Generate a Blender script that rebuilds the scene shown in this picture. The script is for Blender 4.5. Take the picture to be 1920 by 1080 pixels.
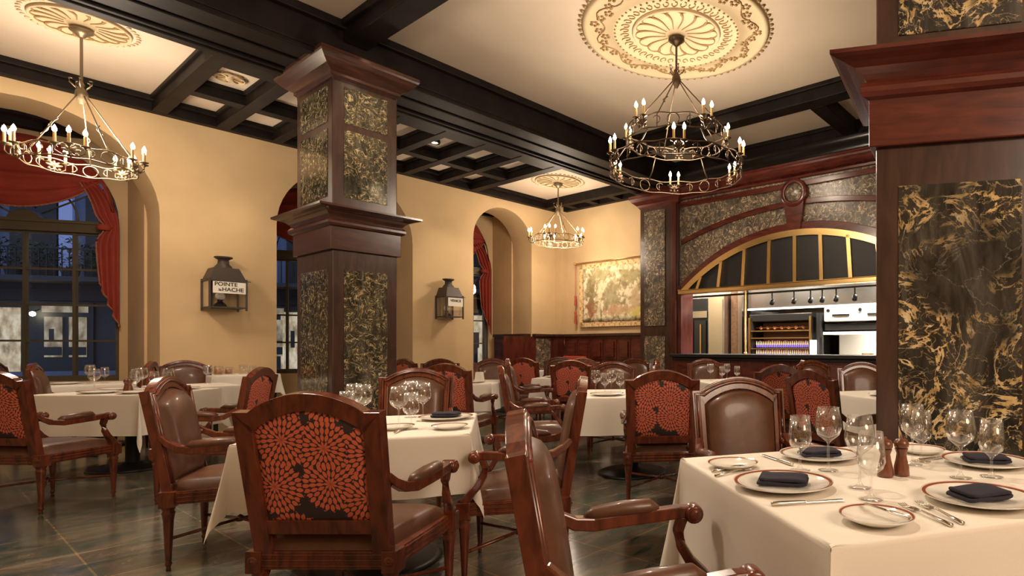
import bpy, math, random
from mathutils import Vector, Matrix
random.seed(7)
PI = math.pi
for o in list(bpy.data.objects): bpy.data.objects.remove(o)
SC = bpy.context.scene
COL = SC.collection

# ------------------------------------------------------------------ camera
H_CAM, F_PX, CX, CY = 1.2, 1070.0, 1315.0, 652.0      # eye height, focal length and principal point (1920 wide)
cam = bpy.data.cameras.new('camera'); cam_o = bpy.data.objects.new('camera', cam); COL.objects.link(cam_o)
cam.sensor_width = 36.0; cam.lens = F_PX / 1920 * 36
cam.shift_x = -(CX - 960) / 1920; cam.shift_y = (CY - 540) / 1920
cam.clip_start = .05; cam.clip_end = 200
cam_o.location = (0, 0, H_CAM); cam_o.rotation_euler = (PI / 2, 0, 0)
SC.camera = cam_o

# ------------------------------------------------------------------ world (dusk) and exposure
w = bpy.data.worlds.new('dusk'); SC.world = w; w.use_nodes = True
bg = w.node_tree.nodes['Background']; bg.inputs[0].default_value = (.20, .25, .38, 1); bg.inputs[1].default_value = 1.7
SC.view_settings.view_transform = 'Standard'; SC.view_settings.look = 'None'
SC.view_settings.gamma = 1.0; SC.view_settings.exposure = 0.45
SC.view_settings.use_curve_mapping = False

# room frame: s runs along the arcade, w runs towards the arcade (left), z up
RA = math.radians(54.7)
cs, sn = math.cos(RA), math.sin(RA)
def R(s, w, z=0.0): return Vector((cs * s - sn * w, sn * s + cs * w, z))

WARM = (1.0, .82, .645)
def lamp(name, kind, loc, energy, color=WARM, radius=.1, target=None, size=80, blend=.6, parent=None):
    l = bpy.data.lights.new(name, kind); l.energy = energy; l.color = color
    l.shadow_soft_size = radius
    if kind == 'SPOT': l.spot_size = math.radians(size); l.spot_blend = blend
    o = bpy.data.objects.new(name, l); COL.objects.link(o); o.location = loc
    if target is not None:
        d = Vector(target) - Vector(loc); o.rotation_euler = d.to_track_quat('-Z', 'Y').to_euler()
    if parent: o.parent = parent
    return o

# ------------------------------------------------------------------ materials
def mat(name):
    m = bpy.data.materials.new(name); m.use_nodes = True
    nt = m.node_tree; return m, nt, nt.nodes, nt.links, nt.nodes['Principled BSDF']
def N(nodes, t, **kw):
    n = nodes.new(t)
    for k, v in kw.items():
        if k in n.inputs.keys() if isinstance(k, str) else False: n.inputs[k].default_value = v
        else: setattr(n, k, v)
    return n
def ramp(nodes, stops):
    r = nodes.new('ShaderNodeValToRGB'); el = r.color_ramp.elements
    while len(el) > 1: el.remove(el[0])
    el[0].position = stops[0][0]; el[0].color = (*stops[0][1], 1)
    for p, c in stops[1:]:
        e = el.new(p); e.color = (*c, 1)
    return r
def plain(name, col, rough=.5, metal=0.0, spec=None, coat=0, noise=0, nscale=8, bump=0):
    m, nt, nd, lk, b = mat(name)
    b.inputs['Base Color'].default_value = (*col, 1); b.inputs['Roughness'].default_value = rough
    b.inputs['Metallic'].default_value = metal
    if coat: b.inputs['Coat Weight'].default_value = coat; b.inputs['Coat Roughness'].default_value = .12
    if noise or bump:
        tc = nd.new('ShaderNodeTexCoord'); nz = nd.new('ShaderNodeTexNoise'); nz.inputs['Scale'].default_value = nscale
        nz.inputs['Detail'].default_value = 6; lk.new(tc.outputs['Object'], nz.inputs['Vector'])
        if noise:
            d = tuple(max(0, c * (1 - noise)) for c in col); l = tuple(min(1, c * (1 + noise)) for c in col)
            r = ramp(nd, [(.3, d), (.7, l)]); lk.new(nz.outputs['Fac'], r.inputs[0]); lk.new(r.outputs[0], b.inputs['Base Color'])
        if bump:
            bp = nd.new('ShaderNodeBump'); bp.inputs['Strength'].default_value = bump; bp.inputs['Distance'].default_value = .01
            lk.new(nz.outputs['Fac'], bp.inputs['Height']); lk.new(bp.outputs[0], b.inputs['Normal'])
    return m
def emit(name, col, strength):
    m, nt, nd, lk, b = mat(name)
    b.inputs['Base Color'].default_value = (*col, 1); b.inputs['Emission Color'].default_value = (*col, 1)
    b.inputs['Emission Strength'].default_value = strength; return m
def wood(name, dark, light, rough=.3, scale=(1, 1, 1), coat=.3):
    m, nt, nd, lk, b = mat(name)
    tc = nd.new('ShaderNodeTexCoord'); mp = nd.new('ShaderNodeMapping'); mp.inputs['Scale'].default_value = scale
    nz = nd.new('ShaderNodeTexNoise'); nz.inputs['Scale'].default_value = 5; nz.inputs['Detail'].default_value = 8
    nz.inputs['Distortion'].default_value = .8
    lk.new(tc.outputs['Object'], mp.inputs[0]); lk.new(mp.outputs[0], nz.inputs['Vector'])
    r = ramp(nd, [(.32, dark), (.7, light)]); lk.new(nz.outputs['Fac'], r.inputs[0]); lk.new(r.outputs[0], b.inputs['Base Color'])
    b.inputs['Roughness'].default_value = rough; b.inputs['Coat Weight'].default_value = coat; b.inputs['Coat Roughness'].default_value = .15
    return m
def thin_glass(name, tint=(1, 1, 1), gloss=1.0, f0=.05, power=4.0, rough=0.0, top=.9):
    m, nt, nd, lk, b = mat(name)
    tr = nd.new('ShaderNodeBsdfTransparent'); tr.inputs[0].default_value = (*tint, 1)
    gl = nd.new('ShaderNodeBsdfGlossy'); gl.inputs['Roughness'].default_value = rough
    gl.inputs['Color'].default_value = (gloss, gloss, gloss, 1)
    lw = nd.new('ShaderNodeLayerWeight'); lw.inputs['Blend'].default_value = .5
    p = nd.new('ShaderNodeMath'); p.operation = 'POWER'; p.inputs[1].default_value = power; lk.new(lw.outputs['Facing'], p.inputs[0])
    a = nd.new('ShaderNodeMath'); a.operation = 'MULTIPLY_ADD'; a.inputs[1].default_value = top - f0; a.inputs[2].default_value = f0; lk.new(p.outputs[0], a.inputs[0])
    mx = nd.new('ShaderNodeMixShader'); lk.new(a.outputs[0], mx.inputs[0]); lk.new(tr.outputs[0], mx.inputs[1]); lk.new(gl.outputs[0], mx.inputs[2])
    lk.new(mx.outputs[0], nd['Material Output'].inputs[0]); return m
def marble(name, scale=1.0, base=((.010, .010, .010), (.085, .08, .07)), vein=(.62, .44, .20), amount=.5, rough=.12, stretch=(6, 6, 1.3), fine=1.0):
    m, nt, nd, lk, b = mat(name)
    tc = nd.new('ShaderNodeTexCoord'); mp = nd.new('ShaderNodeMapping'); mp.inputs['Scale'].default_value = (scale,) * 3
    lk.new(tc.outputs['Object'], mp.inputs[0])
    def noise(vec, sc, det, dist=0, rg=.5):
        n = nd.new('ShaderNodeTexNoise'); n.inputs['Scale'].default_value = sc; n.inputs['Detail'].default_value = det; n.inputs['Distortion'].default_value = dist
        n.inputs['Roughness'].default_value = rg; lk.new(vec, n.inputs['Vector']); return n
    def math_(op, a, b_, c=None):
        n = nd.new('ShaderNodeMath'); n.operation = op
        for k, v in enumerate((a, b_, c)):
            if v is None: continue
            if isinstance(v, (int, float)): n.inputs[k].default_value = v
            else: lk.new(v, n.inputs[k])
        return n.outputs[0]
    st = nd.new('ShaderNodeMapping'); st.inputs['Scale'].default_value = stretch; st.inputs['Rotation'].default_value = (.15, .2, .1); lk.new(mp.outputs[0], st.inputs[0])
    n1 = noise(st.outputs[0], 1.5, 10, 1.2, .62)
    r1 = ramp(nd, [(.36, base[0]), (.52, tuple((a + c) / 2.6 for a, c in zip(*base))), (.70, base[1])]); lk.new(n1.outputs['Fac'], r1.inputs[0])
    # curling gold veins: contour lines of a swirling field, thick and thin
    n2 = noise(mp.outputs[0], 3.6 * fine, 5, 1.9, .60)
    n5 = noise(mp.outputs[0], 9 * fine, 3, .5)
    wid = math_('MULTIPLY_ADD', n5.outputs['Fac'], .085, -.018)
    d = math_('ABSOLUTE', math_('SUBTRACT', n2.outputs['Fac'], .5), 0)
    line = math_('MULTIPLY', math_('SUBTRACT', wid, d), 70); line.node.use_clamp = True
    n6 = noise(mp.outputs[0], 6.5 * fine, 4, 2.4, .55)
    d2 = math_('ABSOLUTE', math_('SUBTRACT', n6.outputs['Fac'], .47), 0)
    line2 = math_('MULTIPLY', math_('SUBTRACT', .014, d2), 60); line2.node.use_clamp = True
    both = math_('MAXIMUM', line, math_('MULTIPLY', line2, .7))
    bd = nd.new('ShaderNodeMapping'); bd.inputs['Scale'].default_value = (1, 1, 2.0); lk.new(mp.outputs[0], bd.inputs[0])
    n3 = noise(bd.outputs[0], 1.5 * fine ** .5, 3, .4)
    r3 = ramp(nd, [(1 - amount - .07, (0, 0, 0)), (1 - amount + .05, (1, 1, 1))]); lk.new(n3.outputs['Fac'], r3.inputs[0])
    mu = math_('MULTIPLY', both, r3.outputs[0])
    n4 = noise(mp.outputs[0], 16, 4)
    r4 = ramp(nd, [(.35, tuple(c * .35 for c in vein)), (.5, vein), (.7, (.72, .62, .44))]); lk.new(n4.outputs['Fac'], r4.inputs[0])
    mx = nd.new('ShaderNodeMix'); mx.data_type = 'RGBA'
    lk.new(mu, mx.inputs[0]); lk.new(r1.outputs[0], mx.inputs[6]); lk.new(r4.outputs[0], mx.inputs[7])
    vm = nd.new('ShaderNodeVectorMath'); vm.operation = 'MULTIPLY_ADD'; vm.inputs[1].default_value = (.3,) * 3; lk.new(n2.outputs['Color'], vm.inputs[0]); lk.new(mp.outputs[0], vm.inputs[2])
    v2 = nd.new('ShaderNodeTexVoronoi'); v2.feature = 'DISTANCE_TO_EDGE'; v2.inputs['Scale'].default_value = 2.6; lk.new(vm.outputs[0], v2.inputs['Vector'])
    r5 = ramp(nd, [(0, (.5, .5, .5)), (.008, (0, 0, 0))]); lk.new(v2.outputs['Distance'], r5.inputs[0])
    cr = math_('MULTIPLY', r5.outputs[0], n5.outputs['Fac'])
    m2 = nd.new('ShaderNodeMix'); m2.data_type = 'RGBA'; m2.inputs[7].default_value = (.5, .46, .38, 1)
    lk.new(cr, m2.inputs[0]); lk.new(mx.outputs[2], m2.inputs[6]); lk.new(m2.outputs[2], b.inputs['Base Color'])
    b.inputs['Roughness'].default_value = rough
    return m
def fabric():
    m, nt, nd, lk, b = mat('chrysanthemum_fabric')
    def M(op, a=None, c=None, v1=None, v2=None):
        n = nd.new('ShaderNodeMath'); n.operation = op
        if a is not None: lk.new(a, n.inputs[0])
        elif v1 is not None: n.inputs[0].default_value = v1
        if c is not None: lk.new(c, n.inputs[1])
        elif v2 is not None: n.inputs[1].default_value = v2
        return n.outputs[0]
    tc = nd.new('ShaderNodeTexCoord'); sp = nd.new('ShaderNodeSeparateXYZ'); lk.new(tc.outputs['Object'], sp.inputs[0])
    cb = nd.new('ShaderNodeCombineXYZ'); lk.new(sp.outputs[0], cb.inputs[0]); lk.new(sp.outputs[2], cb.inputs[1])
    oi = nd.new('ShaderNodeObjectInfo')
    ad = nd.new('ShaderNodeVectorMath'); ad.operation = 'ADD'; lk.new(cb.outputs[0], ad.inputs[0]); ad.inputs[1].default_value = (3.03, 2.06, 0)
    vo = nd.new('ShaderNodeTexVoronoi'); vo.voronoi_dimensions = '2D'; vo.inputs['Scale'].default_value = 5.6; vo.inputs['Randomness'].default_value = .42
    lk.new(ad.outputs[0], vo.inputs['Vector'])
    sb = nd.new('ShaderNodeVectorMath'); sb.operation = 'SUBTRACT'; lk.new(ad.outputs[0], sb.inputs[0]); lk.new(vo.outputs['Position'], sb.inputs[1])
    s2 = nd.new('ShaderNodeSeparateXYZ'); lk.new(sb.outputs[0], s2.inputs[0])
    ang = M('ARCTAN2', s2.outputs[1], s2.outputs[0]); a = M('DIVIDE', ang, v2=2 * PI)
    ln = nd.new('ShaderNodeVectorMath'); ln.operation = 'LENGTH'; lk.new(sb.outputs[0], ln.inputs[0]); r = ln.outputs['Value']
    q = M('DIVIDE', r, v2=.027); ring = M('FLOOR', q); fr = M('FRACT', q)
    n_ = M('ADD', M('MULTIPLY', ring, v2=7), v2=9)
    u = M('FRACT', M('ADD', M('MULTIPLY', a, n_), M('MULTIPLY', ring, v2=.37)))
    du = M('MULTIPLY', M('ABSOLUTE', M('SUBTRACT', u, v2=.5)), v2=2)
    env = M('POWER', M('SINE', M('MULTIPLY', M('ADD', M('MULTIPLY', fr, v2=.84), v2=.13), v2=PI)), v2=.75)
    petal = M('LESS_THAN', du, M('MULTIPLY', env, v2=.83))
    # ragged flower edge
    edge = M('LESS_THAN', M('ADD', r, M('MULTIPLY', M('SINE', M('MULTIPLY', ang, v2=21)), v2=.006)), v2=.106)
    ms = M('MULTIPLY', petal, edge)
    mx = nd.new('ShaderNodeMix'); mx.data_type = 'RGBA'; mx.inputs[6].default_value = (.035, .022, .026, 1); mx.inputs[7].default_value = (.66, .145, .075, 1)
    lk.new(ms, mx.inputs[0]); lk.new(mx.outputs[2], b.inputs['Base Color'])
    b.inputs['Roughness'].default_value = .6
    return m

M_ = {}
M_['plaster'] = plain('ochre_plaster', (.635, .46, .255), .75, noise=.1, nscale=1.2)
M_['ceil'] = plain('cream_plaster', (.64, .53, .405), .7, noise=.08, nscale=.8)
M_['stucco'] = plain('moulded_plaster', (.60, .47, .29), .7)
M_['stucco_gold'] = plain('gilt_wash_plaster', (.32, .20, .085), .7)
M_['beam'] = wood('ebonised_beam_wood', (.006, .004, .0035), (.015, .010, .008), .55, (1, 1, 1), .0)
M_['beam'].node_tree.nodes['Principled BSDF'].inputs['Specular IOR Level'].default_value = .16
M_['mahog'] = wood('red_mahogany', (.05, .010, .007), (.13, .027, .016), .28, (3, 3, .6))
M_['mahog_h'] = wood('red_mahogany_rails', (.06, .011, .008), (.14, .028, .017), .25, (.6, .6, 4))
M_['umber'] = wood('brown_pillar_wood', (.03, .013, .009), (.075, .032, .022), .3, (3, 3, .6))
M_['chairwood'] = wood('chair_mahogany', (.060, .013, .007), (.185, .042, .017), .24, (5, 5, 1.2), .5)
M_['leather'] = plain('brown_leather', (.10, .038, .018), .44, noise=.25, nscale=14, bump=.1, coat=.25)
M_['fabric'] = fabric()
M_['marble'] = marble('black_gold_marble', 1.0, amount=.53)
M_['marble_c'] = marble('olive_gold_marble', 1.5, ((.016, .015, .011), (.11, .10, .075)), (.42, .32, .14), .60, fine=1.5)
M_['marble2'] = marble('black_gold_marble_arch', 1.2, ((.035, .03, .026), (.20, .165, .13)), (.62, .46, .27), .60, .28, stretch=(1.4, 5, 3), fine=1.5)
M_['cloth'] = plain('ivory_tablecloth', (.80, .745, .665), .85, bump=.05, nscale=300)
M_['napkin'] = plain('navy_napkin', (.018, .016, .03), .9)
M_['china'] = plain('white_china', (.80, .77, .70), .15, coat=.3)
M_['rim'] = plain('red_plate_band', (.30, .06, .025), .2)
M_['steel'] = plain('stainless_steel', (.62, .60, .57), .25, 1.0)
M_['silver'] = plain('silver_cutlery', (.70, .66, .60), .18, 1.0)
M_['brass'] = plain('brass', (.75, .50, .20), .3, 1.0)
M_['iron'] = plain('wrought_iron', (.10, .065, .04), .38, .8)
M_['capital'] = wood('brown_red_capital_wood', (.035, .013, .009), (.09, .032, .020), .26, (.6, .6, 4))
M_['iron_l'] = plain('gilded_iron', (.30, .23, .15), .42, .75)  # paler copy of the iron, its lit look put into the colour
M_['blackiron'] = plain('black_iron', (.02, .018, .016), .45, .5)
M_['lantern'] = plain('lantern_metal', (.07, .055, .048), .5, .4)
M_['candle'] = plain('candle_sleeve', (.72, .46, .18), .6)
M_['bulb'] = emit('candle_bulb', (1, .82, .52), 30)
M_['glass'] = thin_glass('clear_glass', (.97, .97, .97), 1, .075, 3.0)
M_['winglass'] = thin_glass('window_glass', (.92, .95, 1), .9)
M_['drape'] = plain('red_drapery', (.30, .035, .02), .75, noise=.15, nscale=4)
M_['fringe'] = plain('drape_fringe', (.34, .14, .10), .9)
M_['winframe'] = plain('window_frame_paint', (.10, .085, .055), .4)
M_['millwood'] = wood('mill_wood', (.10, .03, .012), (.22, .07, .03), .3, (4, 4, 1))
M_['black'] = plain('black_panel', (.006, .005, .005), .5)
M_['sign'] = plain('sign_white', (.85, .82, .74), .5)
M_['ink'] = plain('sign_lettering', (.02, .018, .016), .6)
M_['opal'] = plain('opal_globe', (.9, .86, .78), .3)
M_['dark_ext'] = plain('street_facade_slate', (.030, .034, .036), .6, noise=.2, nscale=1)
M_['ext_up'] = plain('street_facade_upper', (.13, .15, .22), .8, noise=.2, nscale=1)
M_['leaf'] = plain('balcony_leaves', (.02, .07, .03), .6)
M_['pave'] = plain('street_pavement', (.2, .2, .24), .8, noise=.2, nscale=2)
M_['litwin'] = emit('lit_shop_window', (1.0, .84, .60), .24)
M_['litdim'] = emit('dim_lit_door_pane', (.80, .68, .48), .13)
M_['flame'] = emit('gas_flame', (1.0, .55, .30), 1.1)
M_['flameb'] = emit('blue_gas_flame', (.25, .20, .8), .6)
M_['lampface'] = emit('downlight_face', (1, .85, .6), 12)
M_['bench'] = plain('red_banquette', (.45, .07, .04), .6)
for k_ in ('litwin', 'litdim'):
    nt_ = M_[k_].node_tree; nd_ = nt_.nodes; b_ = nd_['Principled BSDF']; tc_n = nd_.new('ShaderNodeTexCoord'); mp_ = nd_.new('ShaderNodeMapping'); mp_.inputs['Scale'].default_value = (3, 3, 1.6)
    nz_ = nd_.new('ShaderNodeTexNoise'); nz_.inputs['Scale'].default_value = 2.2; nz_.inputs['Detail'].default_value = 5; rr_ = ramp(nd_, [(.34, (.34, .26, .15)), (.5, (.72, .56, .34)), (.64, (1, .88, .62))])
    nt_.links.new(tc_n.outputs['Object'], mp_.inputs[0]); nt_.links.new(mp_.outputs[0], nz_.inputs['Vector']); nt_.links.new(nz_.outputs['Fac'], rr_.inputs[0]); nt_.links.new(rr_.outputs[0], b_.inputs['Emission Color'])
    b_.inputs['Base Color'].default_value = (.03, .03, .03, 1); b_.inputs['Emission Strength'].default_value *= 1.9
def floor_mat():
    m, nt, nd, lk, b = mat('slate_tile_floor')
    tc = nd.new('ShaderNodeTexCoord')
    nz = nd.new('ShaderNodeTexNoise'); nz.inputs['Scale'].default_value = 2.2; nz.inputs['Detail'].default_value = 9; nz.inputs['Distortion'].default_value = 1.3
    mp = nd.new('ShaderNodeMapping'); mp.inputs['Scale'].default_value = (1, 2.6, 1); lk.new(tc.outputs['Object'], mp.inputs[0]); lk.new(mp.outputs[0], nz.inputs['Vector'])
    r = ramp(nd, [(.30, (.035, .055, .045)), (.45, (.09, .10, .08)), (.58, (.15, .12, .085)), (.72, (.20, .19, .16))])
    lk.new(nz.outputs['Fac'], r.inputs[0])
    br = nd.new('ShaderNodeTexBrick'); br.offset = 0; br.inputs['Scale'].default_value = 1; br.inputs['Mortar Size'].default_value = .005
    br.inputs['Brick Width'].default_value = .61; br.inputs['Row Height'].default_value = .61
    br.inputs['Color1'].default_value = (1, 1, 1, 1); br.inputs['Color2'].default_value = (.72, .72, .72, 1); br.inputs['Mortar'].default_value = (1.9, 1.5, 1.1, 1)
    lk.new(tc.outputs['Object'], br.inputs['Vector'])
    mx = nd.new('ShaderNodeMix'); mx.data_type = 'RGBA'; mx.blend_type = 'MULTIPLY'; mx.inputs[0].default_value = 1
    lk.new(r.outputs[0], mx.inputs[6]); lk.new(br.outputs['Color'], mx.inputs[7])
    # thin rusty gold veins
    vo = nd.new('ShaderNodeTexVoronoi'); vo.feature = 'DISTANCE_TO_EDGE'; vo.inputs['Scale'].default_value = 1.7
    vm = nd.new('ShaderNodeVectorMath'); vm.operation = 'MULTIPLY_ADD'; vm.inputs[1].default_value = (.7,) * 3
    lk.new(nz.outputs['Color'], vm.inputs[0]); lk.new(tc.outputs['Object'], vm.inputs[2]); lk.new(vm.outputs[0], vo.inputs['Vector'])
    r2 = ramp(nd, [(0, (.6, .6, .6)), (.008, (0, 0, 0))]); lk.new(vo.outputs['Distance'], r2.inputs[0])
    m2 = nd.new('ShaderNodeMix'); m2.data_type = 'RGBA'; m2.inputs[7].default_value = (.30, .20, .10, 1)
    lk.new(r2.outputs[0], m2.inputs[0]); lk.new(mx.outputs[2], m2.inputs[6]); lk.new(m2.outputs[2], b.inputs['Base Color'])
    b.inputs['Roughness'].default_value = .17
    bp = nd.new('ShaderNodeBump'); bp.inputs['Strength'].default_value = .12; bp.inputs['Distance'].default_value = .01
    lk.new(nz.outputs['Fac'], bp.inputs['Height']); lk.new(bp.outputs[0], b.inputs['Normal'])
    return m
M_['floor'] = floor_mat()
def tapestry_mat():
    m, nt, nd, lk, b = mat('woven_landscape_tapestry')
    tc = nd.new('ShaderNodeTexCoord')
    def nz(sc, det, dist=0):
        n = nd.new('ShaderNodeTexNoise'); n.inputs['Scale'].default_value = sc; n.inputs['Detail'].default_value = det; n.inputs['Distortion'].default_value = dist
        lk.new(tc.outputs['Object'], n.inputs['Vector']); return n
    a = nz(7, 8, .6); r = ramp(nd, [(.38, (.30, .24, .12)), (.46, (.52, .44, .25)), (.53, (.76, .66, .42)), (.66, (.84, .76, .55))]); lk.new(a.outputs['Fac'], r.inputs[0])
    sp = nd.new('ShaderNodeSeparateXYZ'); lk.new(tc.outputs['Object'], sp.inputs[0])
    prev = r.outputs[0]
    for (x, z, sx, sz, col) in [(0, .02, .26, .38, (.34, .28, .14)), (-.62, -.30, .17, .30, (.30, .10, .04)), (-.62, .15, .16, .40, (.22, .17, .07)), (.66, -.20, .20, .35, (.58, .40, .22)),
                                (.15, -.35, .45, .12, (.60, .36, .20)), (.5, .35, .35, .18, (.36, .29, .12)), (-.35, .42, .45, .15, (.38, .32, .14)), (.70, -.42, .2, .12, (.75, .62, .18))]:
        mp = nd.new('ShaderNodeMapping'); mp.vector_type = 'TEXTURE'; mp.inputs['Location'].default_value = (x, 0, z); mp.inputs['Scale'].default_value = (sx, 9, sz)
        lk.new(tc.outputs['Object'], mp.inputs[0])
        ln = nd.new('ShaderNodeVectorMath'); ln.operation = 'LENGTH'; lk.new(mp.outputs[0], ln.inputs[0])
        n = nz(11, 6, .3); ad = nd.new('ShaderNodeMath'); ad.operation = 'MULTIPLY_ADD'; ad.inputs[1].default_value = 2.4; lk.new(n.outputs['Fac'], ad.inputs[0]); lk.new(ln.outputs['Value'], ad.inputs[2])
        rr = ramp(nd, [(.62, (.8, .8, .8)), (.72, (0, 0, 0))]); dv = nd.new('ShaderNodeMath'); dv.operation = 'DIVIDE'; dv.inputs[1].default_value = 3; lk.new(ad.outputs[0], dv.inputs[0]); lk.new(dv.outputs[0], rr.inputs[0])
        mx = nd.new('ShaderNodeMix'); mx.data_type = 'RGBA'; lk.new(rr.outputs[0], mx.inputs[0]); lk.new(prev, mx.inputs[6]); mx.inputs[7].default_value = (*col, 1); prev = mx.outputs[2]
    lk.new(prev, b.inputs['Base Color']); b.inputs['Roughness'].default_value = .9
    return m
M_['tapestry'] = tapestry_mat()
def border_mat():
    m, nt, nd, lk, b = mat('tapestry_border')
    tc = nd.new('ShaderNodeTexCoord'); wv = nd.new('ShaderNodeTexChecker'); wv.inputs['Scale'].default_value = 13
    wv.inputs['Color1'].default_value = (.72, .48, .22, 1); wv.inputs['Color2'].default_value = (.45, .16, .06, 1)
    nz = nd.new('ShaderNodeTexNoise'); nz.inputs['Scale'].default_value = 20; lk.new(tc.outputs['Object'], nz.inputs['Vector'])
    lk.new(tc.outputs['Object'], wv.inputs['Vector'])
    mx = nd.new('ShaderNodeMix'); mx.data_type = 'RGBA'; mx.inputs[7].default_value = (.78, .58, .30, 1)
    r = ramp(nd, [(.35, (0, 0, 0)), (.55, (1, 1, 1))]); lk.new(nz.outputs['Fac'], r.inputs[0]); lk.new(r.outputs[0], mx.inputs[0]); lk.new(wv.outputs[0], mx.inputs[6])
    lk.new(mx.outputs[2], b.inputs['Base Color']); b.inputs['Roughness'].default_value = .9; return m
M_['tborder'] = border_mat()

# ------------------------------------------------------------------ mesh builder
class MB:
    def __init__(self): self.v = []; self.f = []; self.sm = []
    def add(self, vs, fs, smooth=False, M=None):
        b = len(self.v)
        if M is not None: vs = [M @ Vector(p) for p in vs]
        self.v += [tuple(p) for p in vs]; self.f += [tuple(i + b for i in f) for f in fs]; self.sm += [smooth] * len(fs); return self
    def box(self, a, b, M=None):
        x0, y0, z0 = a; x1, y1, z1 = b
        if x0 > x1: x0, x1 = x1, x0
        if y0 > y1: y0, y1 = y1, y0
        if z0 > z1: z0, z1 = z1, z0
        vs = [(x0, y0, z0), (x1, y0, z0), (x1, y1, z0), (x0, y1, z0), (x0, y0, z1), (x1, y0, z1), (x1, y1, z1), (x0, y1, z1)]
        return self.add(vs, [(3, 2, 1, 0), (4, 5, 6, 7), (0, 1, 5, 4), (1, 2, 6, 5), (2, 3, 7, 6), (3, 0, 4, 7)], False, M)
    def lathe(self, prof, seg=20, M=None, smooth=True, ang=2 * PI, cap=True):
        vs = []; fs = []
        full = abs(ang - 2 * PI) < 1e-6; k = seg if full else seg + 1
        for r, z in prof:
            for i in range(k):
                t = ang * i / seg; vs.append((r * math.cos(t), r * math.sin(t), z))
        for j in range(len(prof) - 1):
            for i in range(seg):
                a = j * k + i; b = j * k + (i + 1) % k; fs.append((a, b, b + k, a + k))
        self.add(vs, fs, smooth, M)
        if cap and full:
            if prof[0][0] > 1e-4: self.add(vs[:k], [tuple(reversed(range(k)))], False, M)
            if prof[-1][0] > 1e-4: self.add(vs[-k:], [tuple(range(k))], False, M)
        return self
    def tube(self, pts, rad, seg=8, closed=False, M=None, sx=1.0, smooth=True, up=(0, 0, 1)):
        pts = [Vector(p) for p in pts]; n = len(pts); vs = []; fs = []
        for i, p in enumerate(pts):
            if closed: t = pts[(i + 1) % n] - pts[i - 1]
            else: t = pts[min(i + 1, n - 1)] - pts[max(i - 1, 0)]
            t.normalize(); u = Vector(up)
            if abs(t.dot(u)) > .95: u = Vector((1, 0, 0)) if abs(t.x) < .9 else Vector((0, 1, 0))
            a = t.cross(u).normalized(); b = a.cross(t).normalized()
            r = rad[i] if isinstance(rad, (list, tuple)) else rad
            for k in range(seg):
                th = 2 * PI * (k + .5) / seg; vs.append(p + a * math.cos(th) * r * sx + b * math.sin(th) * r)
        m = n if closed else n - 1
        for i in range(m):
            for k in range(seg):
                a_ = i * seg + k; b_ = i * seg + (k + 1) % seg; c = ((i + 1) % n) * seg
                fs.append((a_, b_, c + (k + 1) % seg, c + k))
        if not closed: fs.append(tuple(reversed(range(seg)))); fs.append(tuple(range((n - 1) * seg, n * seg)))
        return self.add(vs, fs, smooth, M)
    def prism(self, poly, y0, y1, M=None):       # convex or simple polygon in (x, z), extruded along y
        n = len(poly); vs = [(x, y0, z) for x, z in poly] + [(x, y1, z) for x, z in poly]
        fs = [tuple(range(n)), tuple(reversed(range(n, 2 * n)))] + [(i, i + n, (i + 1) % n + n, (i + 1) % n) for i in range(n)]
        return self.add(vs, fs, False, M)
    def strip(self, A, B, y0, y1, M=None):       # solid band between two matching (x, z) outlines
        n = len(A); vs = [(x, y0, z) for x, z in A] + [(x, y0, z) for x, z in B] + [(x, y1, z) for x, z in A] + [(x, y1, z) for x, z in B]
        fs = []
        for i in range(n - 1):
            a, b, c, d = i, i + 1, n + i + 1, n + i
            fs += [(a, b, c, d), (a + 2 * n, d + 2 * n, c + 2 * n, b + 2 * n), (a, a + 2 * n, b + 2 * n, b), (d, c, c + 2 * n, d + 2 * n)]
        fs += [(0, n, 3 * n, 2 * n), (n - 1, 3 * n - 1, 4 * n - 1, 2 * n - 1)]
        return self.add(vs, fs, False, M)
    def sweep(self, path, prof, closed=False, M=None):   # path: [(pt, outward normal)], prof: [(out, z)]
        n = len(path); k = len(prof); vs = []; fs = []
        for p, nr in path:
            for o, z in prof: vs.append(Vector(p) + Vector(nr) * o + Vector((0, 0, z)))
        m = n if closed else n - 1
        for i in range(m):
            for j in range(k - 1):
                a = i * k + j; b = ((i + 1) % n) * k + j; fs.append((a, b, b + 1, a + 1))
        return self.add(vs, fs, False, M)
    def grid(self, fn, nu, nv, smooth=True, M=None):
        vs = [fn(i / nu, j / nv) for j in range(nv + 1) for i in range(nu + 1)]
        fs = [(j * (nu + 1) + i, j * (nu + 1) + i + 1, (j + 1) * (nu + 1) + i + 1, (j + 1) * (nu + 1) + i) for j in range(nv) for i in range(nu)]
        return self.add(vs, fs, smooth, M)
    def ball(self, c, r, seg=12, rings=8, M=None, sz=1.0):
        c = Vector(c); pr = [(max(1e-5, r * math.sin(PI * i / rings)), -r * sz * math.cos(PI * i / rings)) for i in range(rings + 1)]
        T = Matrix.Translation(c); T = (M @ T) if M is not None else T
        return self.lathe(pr, seg, T, True, cap=False)
    def build(self, name, m, parent=None, rot=None, loc=None, bevel=0, solid=0):
        me = bpy.data.meshes.new(name); me.from_pydata(self.v, [], self.f); me.validate(); me.update()
        if len(me.polygons) == len(self.sm): me.polygons.foreach_set('use_smooth', self.sm)
        import bmesh
        bm = bmesh.new(); bm.from_mesh(me); bmesh.ops.recalc_face_normals(bm, faces=bm.faces); bm.to_mesh(me); bm.free()
        me.materials.append(m if not isinstance(m, str) else M_[m])
        o = bpy.data.objects.new(name, me); COL.objects.link(o)
        if parent: o.parent = parent
        if rot is not None: o.rotation_euler = (0, 0, rot)
        if loc is not None: o.location = loc
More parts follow.
